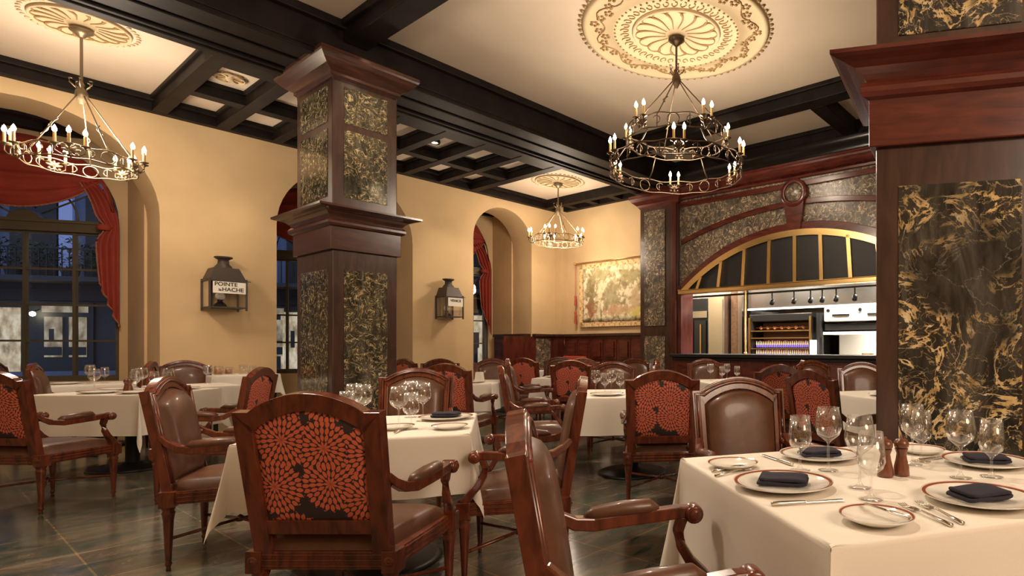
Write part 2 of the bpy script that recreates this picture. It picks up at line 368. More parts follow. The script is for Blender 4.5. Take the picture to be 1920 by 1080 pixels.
        if bevel:
            b = o.modifiers.new('bevel', 'BEVEL'); b.width = bevel; b.segments = 2; b.limit_method = 'ANGLE'; b.angle_limit = math.radians(40)
        if solid:
            s = o.modifiers.new('solid', 'SOLIDIFY'); s.thickness = solid
        return o
def tag(o, label=None, cat=None, group=None, kind=None):
    if label: o['label'] = label
    if cat: o['category'] = cat
    if group: o['group'] = group
    if kind: o['kind'] = kind
    return o
def thing(name, label, cat, loc=(0, 0, 0), rot=0, group=None):
    o = bpy.data.objects.new(name, None); COL.objects.link(o); o.empty_display_size = .1
    o.location = loc; o.rotation_euler = (0, 0, rot); return tag(o, label, cat, group)
KIDS = {}
def copy_tree(o, parent=None):
    c = o.copy(); COL.objects.link(c); c.parent = parent
    for ch in list(o.children): copy_tree(ch, c)
    return c
def struct(mb, name, m, rot=RA, parent=None, bevel=0):
    o = mb.build(name, m, parent, rot if parent is None else None, bevel=bevel)
    if parent is None: tag(o, kind='structure')
    return o
def T(x=0, y=0, z=0, rz=0, rx=0, ry=0, s=1):
    return Matrix.Translation((x, y, z)) @ Matrix.Rotation(rz, 4, 'Z') @ Matrix.Rotation(ry, 4, 'Y') @ Matrix.Rotation(rx, 4, 'X') @ Matrix.Scale(s, 4)
def at(px, py, z):                               # the point at height z that stands where the photo shows it
    Y = (z - H_CAM) * F_PX / (CY - py); return Vector(((px - CX) / F_PX * Y, Y, z))

# ================================================================== THE ROOM
ZM, ZA, ZB = 4.60, 4.42, 4.24                    # main ceiling, aisle ceiling, beam soffit
WL, WJ = 10.1, 10.75                             # arcade wall front and back faces
SF = 8.73                                        # far wall
SK = 8.45                                        # kitchen arch wall
struct(MB().box((-4, -4, -.1), (14, 14, 0)), 'floor', 'floor')
struct(MB().box((-4, -4, ZM), (SK + 4.6, 6.6, ZM + .1)).box((-4, 6.6, ZA), (SF + .3, 10.3, ZA + .3)), 'ceiling', 'ceil')
struct(MB().box((-4.1, -4, 0), (-4, 13.5, ZM)), 'wall_back', 'plaster')
struct(MB().box((-4, -4.1, 0), (SK + .3, -4, ZM)), 'wall_right', 'plaster')
# arcade wall with arched openings
OPEN = [(-.30, 2.0), (3.29, 5.34), (6.54, 7.93)]
def arcade():
    mb = MB(); top = ZB + .2; apex = 4.07; xs = -4.0
    for s0, s1 in OPEN:
        mb.box((xs, WL, 0), (s0, WJ, top)); r = (s1 - s0) / 2; c = (s0 + s1) / 2; zs = apex - r
        A = []; B = []
        for i in range(25):
            t = PI - PI * i / 24; A.append((c + r * math.cos(t), zs + r * math.sin(t))); B.append((c + r * math.cos(t), top))
        mb.strip(A, B, WL, WJ); xs = s1
    mb.box((xs, WL, 0), (SF + .1, WJ, top)); return mb
struct(arcade(), 'wall_left', 'plaster')
# far wall (behind the tapestry) with a shallow pilaster in the corner
mb = MB().box((SF, 7.0, 0), (SF + .2, WJ, ZB + .2)); mb.box((SF - .16, WL - .22, 1.5), (SF, WL, ZB + .1))
struct(mb, 'wall_far', 'plaster')

# beams: the big beam over the pillars, cross beams, aisle lattice
mb = MB().box((-4, 6.52, ZB), (SK, 7.42, ZM)); mb.box((-4, 6.44, ZM - .09), (SK, 6.52, ZM)); mb.box((-4, 6.52, ZB - .05), (SK, 6.62, ZB)).box((-4, 6.62, ZB - .03), (SK, 6.68, ZB)).box((-4, 7.32, ZB - .05), (SK, 7.44, ZB)).box((-4, 7.26, ZB - .03), (SK, 7.32, ZB)).box((-4, 6.93, ZB - .02), (SK, 7.01, ZB))
for k, (a, b) in enumerate([(.0, .055), (.055, .1)]): mb.box((-4, 7.42, ZB + .02 + .07 * k), (SK, 7.42 + .14 - .05 * k, ZB + .09 + .07 * k))
struct(mb, 'trim_1', 'beam', bevel=.012)
mb = MB().box((2.71, .9, 4.40), (2.95, 6.52, ZM)).box((2.66, .9, ZM - .07), (3.0, 6.52, ZM)); struct(mb, 'trim_2', 'beam', bevel=.01)
mb = MB().box((6.86, -4, 4.40), (7.1, 6.52, ZM)).box((6.82, -4, ZM - .06), (7.14, 6.52, ZM))
mb.box((8.3, -4, 4.40), (SK + .1, 6.52, ZM)).box((8.26, -4, ZM - .06), (8.3, 6.52, ZM)); struct(mb, 'trim_3', 'beam', bevel=.01)
mb = MB().box((7.1, 3.02, 4.40), (8.3, 3.24, ZM)).box((7.1, 5.3, 4.40), (8.3, 5.5, ZM)).box((7.1, .9, 4.40), (8.3, 1.1, ZM)); struct(mb, 'trim_4', 'beam', bevel=.01)
mb = MB().box((-4, 0, ZB), (SK, .9, ZM)); struct(mb, 'trim_5', 'beam', bevel=.012)
# aisle: wall plate, lattice of coffers
mb = MB().box((-4, 9.98, ZB), (SF, WL, ZA)).box((-4, 9.9, ZA - .07), (SF, 9.98, ZA)); struct(mb, 'trim_6', 'beam', bevel=.008)
mb = MB(); sb = [1.92]
S_open = [(2.05, 2.55), (2.70, 3.20), (3.33, 3.83), (3.96, 4.47), (4.60, 5.10), (5.23, 5.75), (5.87, 6.40)]
edges = [(1.90, 2.05)] + [(S_open[i][1], S_open[i + 1][0]) for i in range(6)] + [(6.40, 6.56)]
for a, b in edges: mb.box((a, 7.42, ZB), (b, 9.98, ZA)); mb.box((a - .03, 7.42, ZA - .05), (b + .03, 9.98, ZA))
mb.box((1.9, 8.85, ZB + .01), (6.5, 9.02, ZA)); mb.box((1.9, 8.82, ZA - .05), (6.5, 9.05, ZA)); mb.box((1.9, 7.42, ZB + .01), (6.5, 7.84, ZA))
struct(mb, 'trim_7', 'beam', bevel=.006)
mb = MB().box((8.19, 7.42, ZB), (8.33, 9.98, ZA)).box((8.62, 7.42, ZB), (SF, 9.98, ZA))
for a in (7.5, 8.1, 8.75, 9.4): mb.box((8.33, a, ZB + .01), (8.62, a + .16, ZA))
struct(mb, 'trim_8', 'beam', bevel=.006)
mb = MB().box((-1.6, 7.42, ZB), (-1.3, 9.98, ZA)); struct(mb, 'trim_9', 'beam', bevel=.006)

# ------------------------------------------------------------------ window bays behind the arcade
def V2(s, w): return Vector((s, w, 0))
def bay(k, s0, s1, right_w, wx, width):
    """side walls, outer wall, arched window (frame, glass), swagged drape; the outer wall runs at an angle"""
    d = Vector((.818, -.584, 0)).normalized() if k != 3 else Vector((.9, -.43, 0)).normalized()
    Rr = V2(s1 - .03, right_w); L = Rr - d * (((s1 - s0) - .0) / d.x)
    zc, zs, zt = 2.98 + .0, 3.02, 4.45
    r = width / 2; cen = Rr - d * (r + .10)
    org = cen.copy(); M = Matrix.Translation(org) @ Matrix.Rotation(math.atan2(d.y, d.x), 4, 'Z')   # local x along the wall, y outward
    # wall with an arched hole
    mb = MB(); hl = (L - cen).length + .5; hr = r + .5; y0, y1 = 0.0, .3
    mb.box((-hl, y0, 0), (-r, y1, zt), M); mb.box((r, y0, 0), (hr, y1, zt), M); mb.box((-r, y0, 0), (r, y1, .72), M)
    A = []; B = []
    for i in range(21):
        t = PI - PI * i / 20; A.append((r * math.cos(t), zs + (4.12 - zs) * math.sin(t))); B.append((r * math.cos(t), zt))
    mb.strip(A, B, y0, y1, M)
    # side walls of the bay
    mb.box((s1 - .03, WJ, 0), (s1 + .12, right_w + .4, zt)); mb.box((s0 - .15, WJ, 0), (s0, L.y + .6, zt))
    struct(mb, 'wall_bay_%d' % k, 'plaster')
    mb = MB().box((s0 - .3, WJ, 4.35), (s1 + .3, L.y + .6, 4.5)); struct(mb, 'ceiling_bay_%d' % k, 'ceil')
    mb = MB()
    for a in (.0, .55, 1.1, 1.65, 2.2): mb.box((s0, WJ + a + .1, 4.2), (s1, WJ + a + .25, 4.35))
    for a in range(4): ss = s0 + (s1 - s0) * a / 3; mb.box((ss - .06, WJ, 4.19), (ss + .06, L.y + .5, 4.35))
    struct(mb, 'trim_bay_%d' % k, 'beam')
    # window
    fr = MB(); y0, y1 = .10, .19; jb = .07
    fr.box((-r, y0 - .04, .72), (-r + jb, y1, zs), M); fr.box((r - jb, y0 - .04, .72), (r, y1, zs), M); fr.box((-r, y0 - .05, .72), (r, y1, .80), M)
    fr.box((-r, y0 - .07, 2.86), (r, y1, 3.02), M); fr.box((-r, y0 - .10, 2.98), (r, y1, 3.02), M)
    for x in ((-.54, 0, .54) if r > 1 else (-.315, .315)): fr.box((x - .018, y0, .78), (x + .018, y1 - .03, 2.9), M)
    for i in range(4): z = .80 + .515 * (i + .0); fr.box((-r, y0 + .01, z + .5 - .014), (r, y1 - .04, z + .5 + .014), M) if i < 4 else None
    def el(t, k_=1.0): return (r * k_ * math.cos(t), y1 - .06, 3.02 + 1.1 * k_ * math.sin(t))
    fr.prism([(.17 * math.cos(PI * i / 12), 3.02 + .14 * math.sin(PI * i / 12)) for i in range(13)], y0 - .03, y1, M)
    fr.tube([el(PI * i / 20, .52) for i in range(21)], .013, 6, False, M)
    for i in range(1, 6): fr.tube([el(PI * i / 6, .18), el(PI * i / 6, .97)], .013, 6, False, M)
    fr.tube([el(PI * i / 20, .99) for i in range(21)], .06, 6, False, M)
    wo = struct(fr, 'window_%d' % k, 'winframe')
    gl = MB().grid(lambda u, v: M @ Vector((-r + 2 * r * u, .16, .76 + v * (2.22 + 1.08 * math.sqrt(max(0, 1 - (2 * u - 1) ** 2)))) ), 20, 8, False)
    g = gl.build('window_pane', 'winglass', wo)
    # drape: swag across the head and a tail down the right side
    def swag(u, v):
        x = -r + 2 * r * u; arch = 3.02 + 1.16 * math.sqrt(max(0, 1 - (2 * u - 1) ** 2 * .985))
        sagz = 3.10 + .55 * ((2 * u - 1) ** 2)
        bot = min(arch - .02, sagz + .07); z = arch * (1 - v) + bot * v
        fold = .03 * math.sin(v * 24 + 3 * (1 - (2 * u - 1) ** 2)) + .02 * math.sin(v * 51)
        return M @ Vector((x, -.10 + fold - .04 * math.sin(v * PI), z))
    def tail(sd):
        def f(u, v):
            z = 3.72 - v * (3.72 - (1.50 + .62 * (1 - u))); pin = math.exp(-((z - 2.92) / .12) ** 2)
            wd = .21 + .05 * math.sin(v * 3) - .10 * pin - .06 * max(0, (z - 3.0))
            x = r + .06 - (1 - u) * wd - max(0, z - 2.92) ** 2 * .62
            return M @ Vector((sd * x, -.12 + .035 * math.sin(u * 22) * (1 - .5 * pin), z))
        return f
    dr = thing('window_drape', ['', 'red swagged drape over the wide arched window at the far left', 'dark red drape inside the arch half hidden by the marble pillar', 'slim red drape hanging in the narrow arch right of the small lantern'][k], 'curtain', rot=RA)
    MB().grid(swag, 40, 24).build('swag', 'drape', dr)
    MB().grid(tail(1), 22, 30).build('tail', 'drape', dr)
    if k == 1: MB().grid(tail(-1), 22, 30).build('tail', 'drape', dr)
    fm = MB()
    pts = [swag(i / 40, 1.0) for i in range(2, 39)]
    for p in pts: fm.ball(p, .016, 6, 4)
    fm.tube(pts, .012, 5)
    e = [tail(1)(0.0, i / 30) for i in range(31)]; fm.tube(e, .011, 5)
    for p in e: fm.ball(p, .014, 6, 4)
    e = [tail(1)(i / 12, 1.0) for i in range(13)]; fm.tube(e, .014, 5)
    fm.build('fringe', 'fringe', dr)
    MB().lathe([(.07, -.04), (.09, 0), (.07, .04)], 12, M @ Matrix.Translation((r - .10, -.13, 2.92))).build('tieback', 'drape', dr)
bay(1, -.30, 2.0, 11.70, 0, 2.2)
bay(2, 3.29, 5.34, 11.70, 0, 1.9)
bay(3, 6.54, 7.93, 11.45, 0, 1.25)

# ================================================================== PILLARS
def prof_sweep(mb, x0, x1, y0, y1, prof, M=None):
    """moulding mitred round a rectangle"""
    c = [((x0, y0, 0), (-1, -1, 0)), ((x1, y0, 0), (1, -1, 0)), ((x1, y1, 0), (1, 1, 0)), ((x0, y1, 0), (-1, 1, 0))]
    mb.sweep(c, prof, True, M)
CROWN = [(.0, -.02), (.02, 0), (.03, .03), (.05, .06), (.10, .10), (.15, .135), (.17, .15), (.17, .18), (.0, .20)]
def pillar(label, loc, rot, ds, dw, pm='marble', fr='mahog_h'):
    capital = True
    """local x from 0 to ds, y from 0 to dw"""
    t = thing('pillar', label, 'pillar', loc, rot)
    MB().box((0, 0, 0), (ds, dw, 2.24)).box((0, 0, 2.2), (ds, dw, 4.24)).build('shaft', 'umber', t, bevel=.01)
    # frieze and mid cornice
    mb = MB().box((-.03, -.03, 2.22), (ds + .03, dw + .03, 2.47)); mb.build('frieze', fr, t, bevel=.006)
    mb = MB(); prof_sweep(mb, 0, ds, 0, dw, [(.03, 2.455), (.055, 2.465), (.068, 2.485), (.068, 2.51), (.055, 2.53), (.04, 2.545), (.045, 2.555), (.06, 2.575), (.09, 2.60), (.13, 2.615), (.17, 2.625), (.19, 2.635), (.19, 2.655), (.0, 2.68)])
    mb.build('cornice', fr, t)
    mb = MB().box((-.02, -.02, 0), (ds + .02, dw + .02, .25)).box((-.01, -.01, .25), (ds + .01, dw + .01, .3)); mb.build('plinth', 'umber', t, bevel=.01)
    if capital:
        mb = MB(); prof_sweep(mb, 0, ds, 0, dw, [(-.05, 3.98), (.0, 3.98), (.0, 4.01), (.025, 4.03), (.025, 4.06), (.05, 4.075), (.09, 4.10), (.13, 4.14), (.16, 4.18), (.17, 4.20), (.17, 4.235), (-.04, 4.238)])
        mb.build('capital', 'capital', t)
    # marble panels sunk in the faces
    fw = .11
    for z0, z1, ins in ((.42, 2.02, 0), (2.78, 3.49, 0), (3.56, 3.94, 0)):
        a0 = ins
        mb = MB().box((fw, a0 - .006, z0), (ds - fw, a0 + .02, z1)); mb.build('marble_panel', pm, t, bevel=.003)
        mb = MB().box((a0 - .006, fw, z0), (a0 + .02, dw - fw, z1)); mb.build('marble_panel', pm, t, bevel=.003)
    return t
# local x -> +s, local y -> +w, seen from the near corner (s small, w small)
p1 = pillar('tall marble-panelled pillar in the middle of the room under the big beam', R(2.61, 6.52), RA, .66, .90, 'marble_c', 'capital')
# near pillar: front face turned square on
a2 = math.radians(-13)
p2 = pillar('large dark marble pillar close on the right with a red crown moulding', (.893, 2.92, 0), a2, .79, .60)
Sh = Matrix(((1, .21, 0, 0), (0, 1, 0, 0), (0, 0, 1, 0), (0, 0, 0, 1)))     # its plan is a slight rhomb
for ch in p2.children: ch.data.transform(Sh)

# pier at the end of the big beam, against the kitchen wall
t = thing('marble_pier', 'tall narrow marble pier between the tapestry wall and the kitchen arch', 'pillar', rot=RA)
mb = MB().box((SK - .06, 6.47, 0), (SF - .01, 7.40, 4.02)); mb.build('shaft', 'umber', t, bevel=.01)
mb = MB().box((SK - .075, 6.78, 1.62), (SK - .05, 7.28, 3.82)).build('marble_panel', 'marble2', t)
mb = MB().box((SK - .075, 6.78, .3), (SK - .05, 7.28, 1.42)).build('marble_panel', 'marble2', t)
mb = MB(); prof_sweep(mb, SK - .06, SF - .2, 6.47, 7.40, [(0, 3.88), (.03, 3.92), (.05, 3.95), (.12, 4.01), (.16, 4.06), (.16, 4.12), (0, 4.14)]); mb.box((SK - .12, 6.4, 4.05), (SF - .01, 7.46, 4.24)); mb.build('capital', 'mahog_h', t)
mb = MB().box((SK - .10, 6.49, 0), (SK - .05, 6.60, 3.9)).build('edge_moulding', 'mahog', t, bevel=.01)

# ================================================================== KITCHEN ARCH
def AW(w, z, off=0.0): return (SK - off, w, z)
WC = 4.10; HB = 2.32; ZSP = 2.22; ZCR = 3.10     # arch centre, half width, springing, crown
Rr = (HB ** 2 + (ZCR - ZSP) ** 2) / (2 * (ZCR - ZSP)); ZC0 = ZCR - Rr
def arc_pts(dr, w0, w1, n=40, zmin=0):
    out = []
    for i in range(n + 1):
        w_ = w0 + (w1 - w0) * i / n; q = (Rr + dr) ** 2 - (w_ - WC) ** 2
        out.append((w_, ZC0 + math.sqrt(max(q, 0))))
    return out
t = thing('kitchen_archway', 'marble-faced arch with mahogany bands framing the open kitchen', 'archway', rot=RA)
RX = Matrix(((0, 1, 0, SK), (1, 0, 0, 0), (0, 0, 1, 0), (0, 0, 0, 1)))     # prism (x,y,z) -> (SK + y, x, z)
def band(mb, dr0, dr1, w0, w1, y0, y1, z_lo=None):
    A = arc_pts(dr0, w0, w1); B = arc_pts(dr1, w0, w1); mb.strip(A, B, y0, y1, RX); return mb
w0, w1 = WC - HB, WC + HB
mb = MB(); A = arc_pts(0, w0, w1); B = [(p[0], 4.24) for p in A]; mb.strip(A, B, -.0, .3, RX)
mb.box((SK, -4, 0), (SK + .3, w0, 4.4)); mb.box((SK, w1, 0), (SK + .3, 6.5, 4.24)); mb.build('marble_facing', 'marble2', t)
mb = MB(); band(mb, 0, .13, w0, w1, -.05, .0); mb.build('inner_band', 'mahog_h', t, bevel=.008)
mb = MB(); A = [(w_, 3.55 - .0743 * (w_ - WC) ** 2) for w_ in [w0 + (w1 - w0) * i / 30 for i in range(31)]]; mb.strip([(a, b - .045) for a, b in A], [(a, b + .045) for a, b in A], -.04, 0, RX); mb.build('middle_band', 'mahog_h', t, bevel=.008)
mb = MB().box((SK - .04, w0 - 2.4, 3.80), (SK, w1 + .05, 3.89)); mb.build('upper_band', 'mahog_h', t, bevel=.008)
prf = [(.0, 3.93), (.04, 3.94), (.05, 3.97), (.08, 3.98), (.13, 3.995), (.18, 4.03), (.21, 4.08), (.215, 4.11), (.20, 4.13), (.20, 4.16), (0, 4.18)]
mb = MB(); vs = [(SK - o_, w_, z_) for w_ in (w0 - 3, w1 + .06) for o_, z_ in prf]; k = len(prf); mb.add(vs, [(j, k + j, k + j + 1, j + 1) for j in range(k - 1)], False); mb.build('crown_moulding', 'mahog_h', t)
prf = [(0, 4.16), (.05, 4.19), (.07, 4.23), (.075, 4.27), (.12, 4.31), (.15, 4.37), (.15, 4.42)]
mb = MB(); vs = [(SK - o_, w_, z_) for w_ in (w0 - 3, w1 + .06) for o_, z_ in prf]; k = len(prf); mb.add(vs, [(j, k + j, k + j + 1, j + 1) for j in range(k - 1)], True); mb.box((SK, w0 - 5, 4.15), (SK + .3, w1 + .1, 4.65)); mb.build('black_cove', plain('black_lacquer', (.012, .009, .008), .22), t)
# keystone with round boss
mb = MB().prism([(WC - .11, 3.10), (WC + .11, 3.10), (WC + .19, 3.62), (WC - .19, 3.62)], -.09, 0, RX)
mb.lathe([(.23, 0), (.23, .10), (.19, .12), (.16, .12), (.145, .09)], 28, T(SK, WC, 3.70, 0, 0, -PI / 2)); mb.build('keystone', 'mahog_h', t, bevel=.006)
mb = MB().lathe([(.15, 0), (.15, .095), (.10, .11), (.001, .118)], 28, T(SK, WC, 3.70, 0, 0, -PI / 2)); mb.build('keystone_boss', 'marble2', t)
mb = MB().box((SK - .06, w1 - .02, 1.09), (SK + .31, w1 + .0, 2.25)).box((SK - .06, w1 - .0, 1.09), (SK, w1 + .10, 2.35)); mb.build('jamb', 'mahog', t)
# counter front and top
t2 = thing('kitchen_counter', 'dark wooden counter closing the foot of the open kitchen arch', 'counter', rot=RA)
mb = MB().box((SK - .25, w0 - 1, 0), (SK + .35, w1, 1.03)); mb.build('body', 'mahog', t2)
mb = MB().box((SK - .36, w0 - 1, 1.03), (SK + .45, w1 + .02, 1.09)); mb.box((SK - .31, w0 - 1, .98), (SK - .25, w1, 1.03)); mb.build('countertop', 'black', t2, bevel=.01)
for i in range(10):
    a = w1 - .08 - i * .46
    mb = MB().box((SK - .27, a - .38, .45), (SK - .25, a, .92)); mb.box((SK - .29, a - .31, .52), (SK - .26, a - .07, .85)); mb.build('front_panel', 'mahog_h', t2, bevel=.006)
# brass fan canopy in the arch
t3 = thing('brass_fan_canopy', 'black lunette canopy with brass ribs filling the top of the kitchen arch', 'canopy', rot=RA)
mb = MB(); A = [(a, b) for a, b in arc_pts(-.10, w0 + .02, w1 - .02)]; B = [(a, 2.24) for a, b in A]; A = [(a, max(b, 2.26)) for a, b in A]
mb.strip(B, A, -.06, -.02, RX); mb.build('black_panel', 'black', t3)
mb = MB(); mb.box((SK - .13, w0, 2.18), (SK + .02, w1, 2.26)); mb.box((SK - .15, w0, 2.245), (SK, w1, 2.26)); mb.build('bottom_rail', 'brass', t3, bevel=.008)
mb = MB(); A = arc_pts(-.10, w0 + .02, w1 - .02); B = arc_pts(-.0, w0 + .02, w1 - .02)
mb.strip([(a, max(b, 2.2)) for a, b in A], [(a, max(b, 2.22)) for a, b in B], -.10, .02, RX); mb.build('arch_rail', 'brass', t3)
ribs = [6.02, 5.56, 5.06, 4.56, 4.08, 3.62, 3.15, 2.68, 2.2]
for i, a in enumerate(ribs):
    q = Rr - .05; zt_ = ZC0 + math.sqrt(q * q - (a - WC) ** 2); lean = (WC - a) * .045
    mb = MB().prism([(a - .03, 2.25), (a + .03, 2.25), (a + .03 + lean, zt_), (a - .03 + lean, zt_)], -.10, -.05, RX); mb.build('rib', 'brass', t3)

# ------------------------------------------------------------------ kitchen interior
def room_thing(name, label, cat): return thing(name, label, cat, rot=RA)
KB = SK + 2.9
mb = MB().box((SF + .2, 7.9, 0), (KB, 8.0, 3.0)).box((KB, -1, 0), (KB + .1, 8.0, 3.3)).box((SK + .3, -1.1, 0), (KB, -1, 3.0)); struct(mb, 'wall_kitchen', 'steel')
struct(MB().box((SK + .3, -1, 3.0), (KB + .1, 7.0, 3.1)).box((SF + .2, 7.0, 3.0), (KB + .1, 8.0, 3.1)), 'ceiling_kitchen', 'black')
t = room_thing('refrigerator', 'black glass-fronted fridge at the left end of the kitchen', 'fridge')
MB().box((SK + 1.5, 6.84, 0), (SK + 2.2, 7.85, 2.25)).build('cabinet', 'black', t, bevel=.01)
MB().box((SK + 1.46, 6.9, .15), (SK + 1.5, 7.20, 1.78)).box((SK + 1.46, 7.24, .15), (SK + 1.5, 7.8, 1.78)).build('door', 'black', t); MB().box((SK + 1.42, 7.0, .6), (SK + 1.45, 7.03, 1.7)).build('handle', 'brass', t)
MB().box((SK + 1.47, 6.88, 1.84), (SK + 1.5, 7.8, 1.98)).build('top_grille', 'steel', t)
t = room_thing('steel_cabinet', 'bright stainless steel cabinet beside the black fridge', 'cabinet')
MB().box((SK + 1.4, 6.40, 0), (SK + 2.2, 6.80, 2.3)).build('body', 'steel', t, bevel=.01)
MB().box((SK + 1.38, 6.43, .1), (SK + 1.40, 6.77, 2.2)).build('door', 'steel', t)
t = room_thing('brick_column', 'brown tiled column behind the kitchen counter', 'column')
MB().box((SK + 1.6, 6.18, 0), (SK + 2.1, 6.36, 2.5)).build('shaft', plain('brown_tile', (.16, .08, .04), .4, noise=.3, nscale=20), t)
MB().box((SK + 1.55, 6.06, 0), (SK + 1.62, 6.16, 2.5)).build('edge_strip', 'steel', t)
t = room_thing('rotisserie_oven', 'tall rotisserie oven with rows of gas flames', 'oven')
r0, r1 = 4.50, 5.86
mb = MB().box((SK + 1.5, r0, 0), (SK + 2.4, r1, .62)).box((SK + 1.5, r0, 1.72), (SK + 2.4, r1, 1.86)).box((SK + 2.0, r0, .6), (SK + 2.4, r1, 1.8))
mb.box((SK + 1.5, r1 - .07, .6), (SK + 2.4, r1, 1.8)).box((SK + 1.5, r0, .6), (SK + 2.4, r0 + .07, 1.8)); mb.build('housing', 'blackiron', t, bevel=.01)
for z in (1.17, 1.38, 1.52): MB().box((SK + 1.47, r0 + .05, z), (SK + 1.8, r1 - .05, z + .02)).build('shelf_rail', 'brass', t)
for s_ in (r0 + .0, r1 - .04): MB().box((SK + 1.46, s_, .6), (SK + 1.5, s_ + .04, 1.8)).build('brass_post', 'brass', t)
MB().box((SK + 1.9, r0 + .1, 1.1), (SK + 2.0, r1 - .1, 1.7)).build('fire_back', plain('sooty_tile', (.12, .06, .04), .5), t)
for z in (1.20, 1.02):
    mb = MB(); m2 = MB()
    for i in range(30):
        y = r0 + .10 + i * .040; h = .08 + .02 * random.random(); mb.lathe([(.001, 0), (.010, .02), (.007, h * .6), (.001, h)], 6, T(SK + 1.62, y, z + .05), cap=False)
        m2.lathe([(.001, 0), (.016, .02), (.012, .05), (.001, .09)], 6, T(SK + 1.64, y, z + .0), cap=False)
    f = mb.build('flame_row', 'flame', t); tag(f, kind='stuff'); f = m2.build('blue_flame_row', 'flameb', t); tag(f, kind='stuff')
mb = MB().tube([(SK + 1.6, r0 + .1, 1.6), (SK + 1.6, r1 - .1, 1.6)], .012)
for i in range(7): mb.ball((SK + 1.62, r0 + .22 + i * .155, 1.60), .045, 10, 6)
mb.build('spit', 'millwood', t)
t = room_thing('cooking_range', 'white-fronted range and broiler under bright light', 'stove')
r0, r1 = 2.4, 4.24; enamel = plain('enamel_white', (.85, .83, .78), .3)
MB().box((SK + 1.3, r0, 0), (SK + 2.3, r1, 1.0)).build('body', 'steel', t, bevel=.01)
MB().box((SK + 1.45, r0, 1.68), (SK + 2.3, r1, 1.94)).build('salamander', enamel, t, bevel=.02)
MB().box((SK + 1.5, r0, 1.52), (SK + 2.2, r1, 1.64)).build('grill_shelf', 'blackiron', t)
MB().box((SK + 1.42, r0, 1.44), (SK + 2.2, r1, 1.49)).build('lower_shelf', enamel, t)
MB().box((SK + 2.2, r0, .9), (SK + 2.28, r1, 1.46)).build('splashback', enamel, t)
for a in (2.6, 3.1, 3.75): MB().box((SK + 1.43, a, 1.78), (SK + 1.45, a + .32, 1.81)).build('vent_slot', 'black', t)
for a in (2.5, 3.0, 3.55, 4.15): MB().lathe([(.03, 0), (.03, .03)], 12, T(SK + 1.45, a, 1.88, 0, 0, -PI / 2)).build('knob', 'blackiron', t)
MB().tube([(SK + 1.7, 3.2 + .1 * math.cos(q), 1.06 + .05 * math.sin(q)) for q in [i * .7 for i in range(9)]], .012, 6, True).lathe([(.09, 0), (.11, .1)], 16, T(SK + 1.7, 3.5, 1.0)).build('pan', 'brass', t)
t = room_thing('black_extractor_pipe', 'black upright pipe between rotisserie and range', 'pipe')
MB().lathe([(.07, .9), (.07, 1.85)], 18, T(SK + 1.55, 4.36, 0)).build('pipe', 'black', t); MB().box((SK + 1.35, 4.36, 1.0), (SK + 1.4, 4.47, 1.34)).build('light_strip', emit('bright_strip', (1, .93, .8), 3), t)
t = room_thing('hood_canopy', 'steel extractor hood behind the brass canopy', 'hood')
MB().box((SK + 1.7, 2.0, 1.98), (SK + 2.8, 6.0, 2.6)).build('hood', 'steel', t); MB().box((SK + 1.66, 2.0, 1.96), (SK + 1.7, 6.0, 2.0)).build('hood_lip', enamel, t)
def wpx(px, s_): m = (px - 1315) / 1070; return s_ * (.578 - .816 * m) / (.816 + .578 * m)
for i, px in enumerate([1448, 1489, 1520, 1542, 1568, 1603]):
    a = wpx(px, SK + .45)
    s_ = room_thing('track_spotlight', ['leftmost', 'second from left', 'third from left', 'fourth from left', 'fifth from left', 'rightmost'][i] + ' small black spotlight hanging inside the kitchen arch', 'spotlight'); s_['group'] = 'black spotlights hanging inside the kitchen arch'
    MB().lathe([(.012, 2.03), (.012, 2.18)], 8, T(SK + .45, a, 0)).build('stem', 'black', s_)
    MB().lathe([(.025, -.05), (.04, -.04), (.045, .03), (.03, .05)], 12, T(SK + .45, a, 2.0, 0, 0, .5)).build('head', 'black', s_)
s_ = room_thing('spotlight_rail', 'black rail carrying the kitchen spotlights', 'rail'); MB().box((SK + .42, 1.5, 2.16), (SK + .48, 6.9, 2.19)).build('rail', 'black', s_)
s_ = room_thing('brass_post', 'slim brass post standing on the kitchen counter', 'post'); a = wpx(1398, SK + .1)
MB().lathe([(.03, 1.09), (.03, 1.12), (.014, 1.13), (.014, 2.2)], 10, T(SK + .1, a, 0)).build('post', 'brass', s_)

# ------------------------------------------------------------------ wainscot and marble along the far wall
def wain(s0, s1, w0_, w1_, face):
    pass
t = room_thing('wainscot', 'dark red panelled wainscot along the far wall below the tapestry', 'panelling')
ZW = 1.50
MB().box((SF - .12, 7.42, 0), (SF, 9.82, ZW - .06)).build('backing', 'mahog', t)
MB().box((SF - .19, 7.42, ZW - .06), (SF, 9.78, ZW)).build('cap_rail', 'umber', t, bevel=.01)
for i in range(6):
    a = 7.46 + i * .39; MB().box((SF - .135, a, .95), (SF - .12, a + .33, ZW - .12)).box((SF - .165, a + .05, 1.0), (SF - .13, a + .28, ZW - .17)).build('raised_panel', 'mahog_h', t, bevel=.008)
t = room_thing('wainscot', 'short red panelled wainscot and marble slab in the far left corner', 'panelling')
MB().box((7.2, WL - .05, 0), (SF - .12, WL, ZW - .06)).box((SF - .3, WL - .26, 0), (SF - .12, WL - .02, ZW - .06)).build('backing', 'mahog', t)
MB().box((7.94, WL - .12, ZW - .06), (SF - .12, WL, ZW)).box((SF - .34, WL - .3, ZW - .06), (SF - .14, WL, ZW)).build('cap_rail', 'umber', t, bevel=.01)
MB().box((8.0, WL - .07, .1), (8.38, WL - .05, ZW - .1)).build('marble_panel', 'marble2', t)
t = room_thing('wainscot', 'low red panelled wainscot inside the narrow arch', 'panelling')
MB().box((7.84, WJ - .62, 0), (7.94, 11.3, ZW - .06)).build('backing', 'mahog', t)
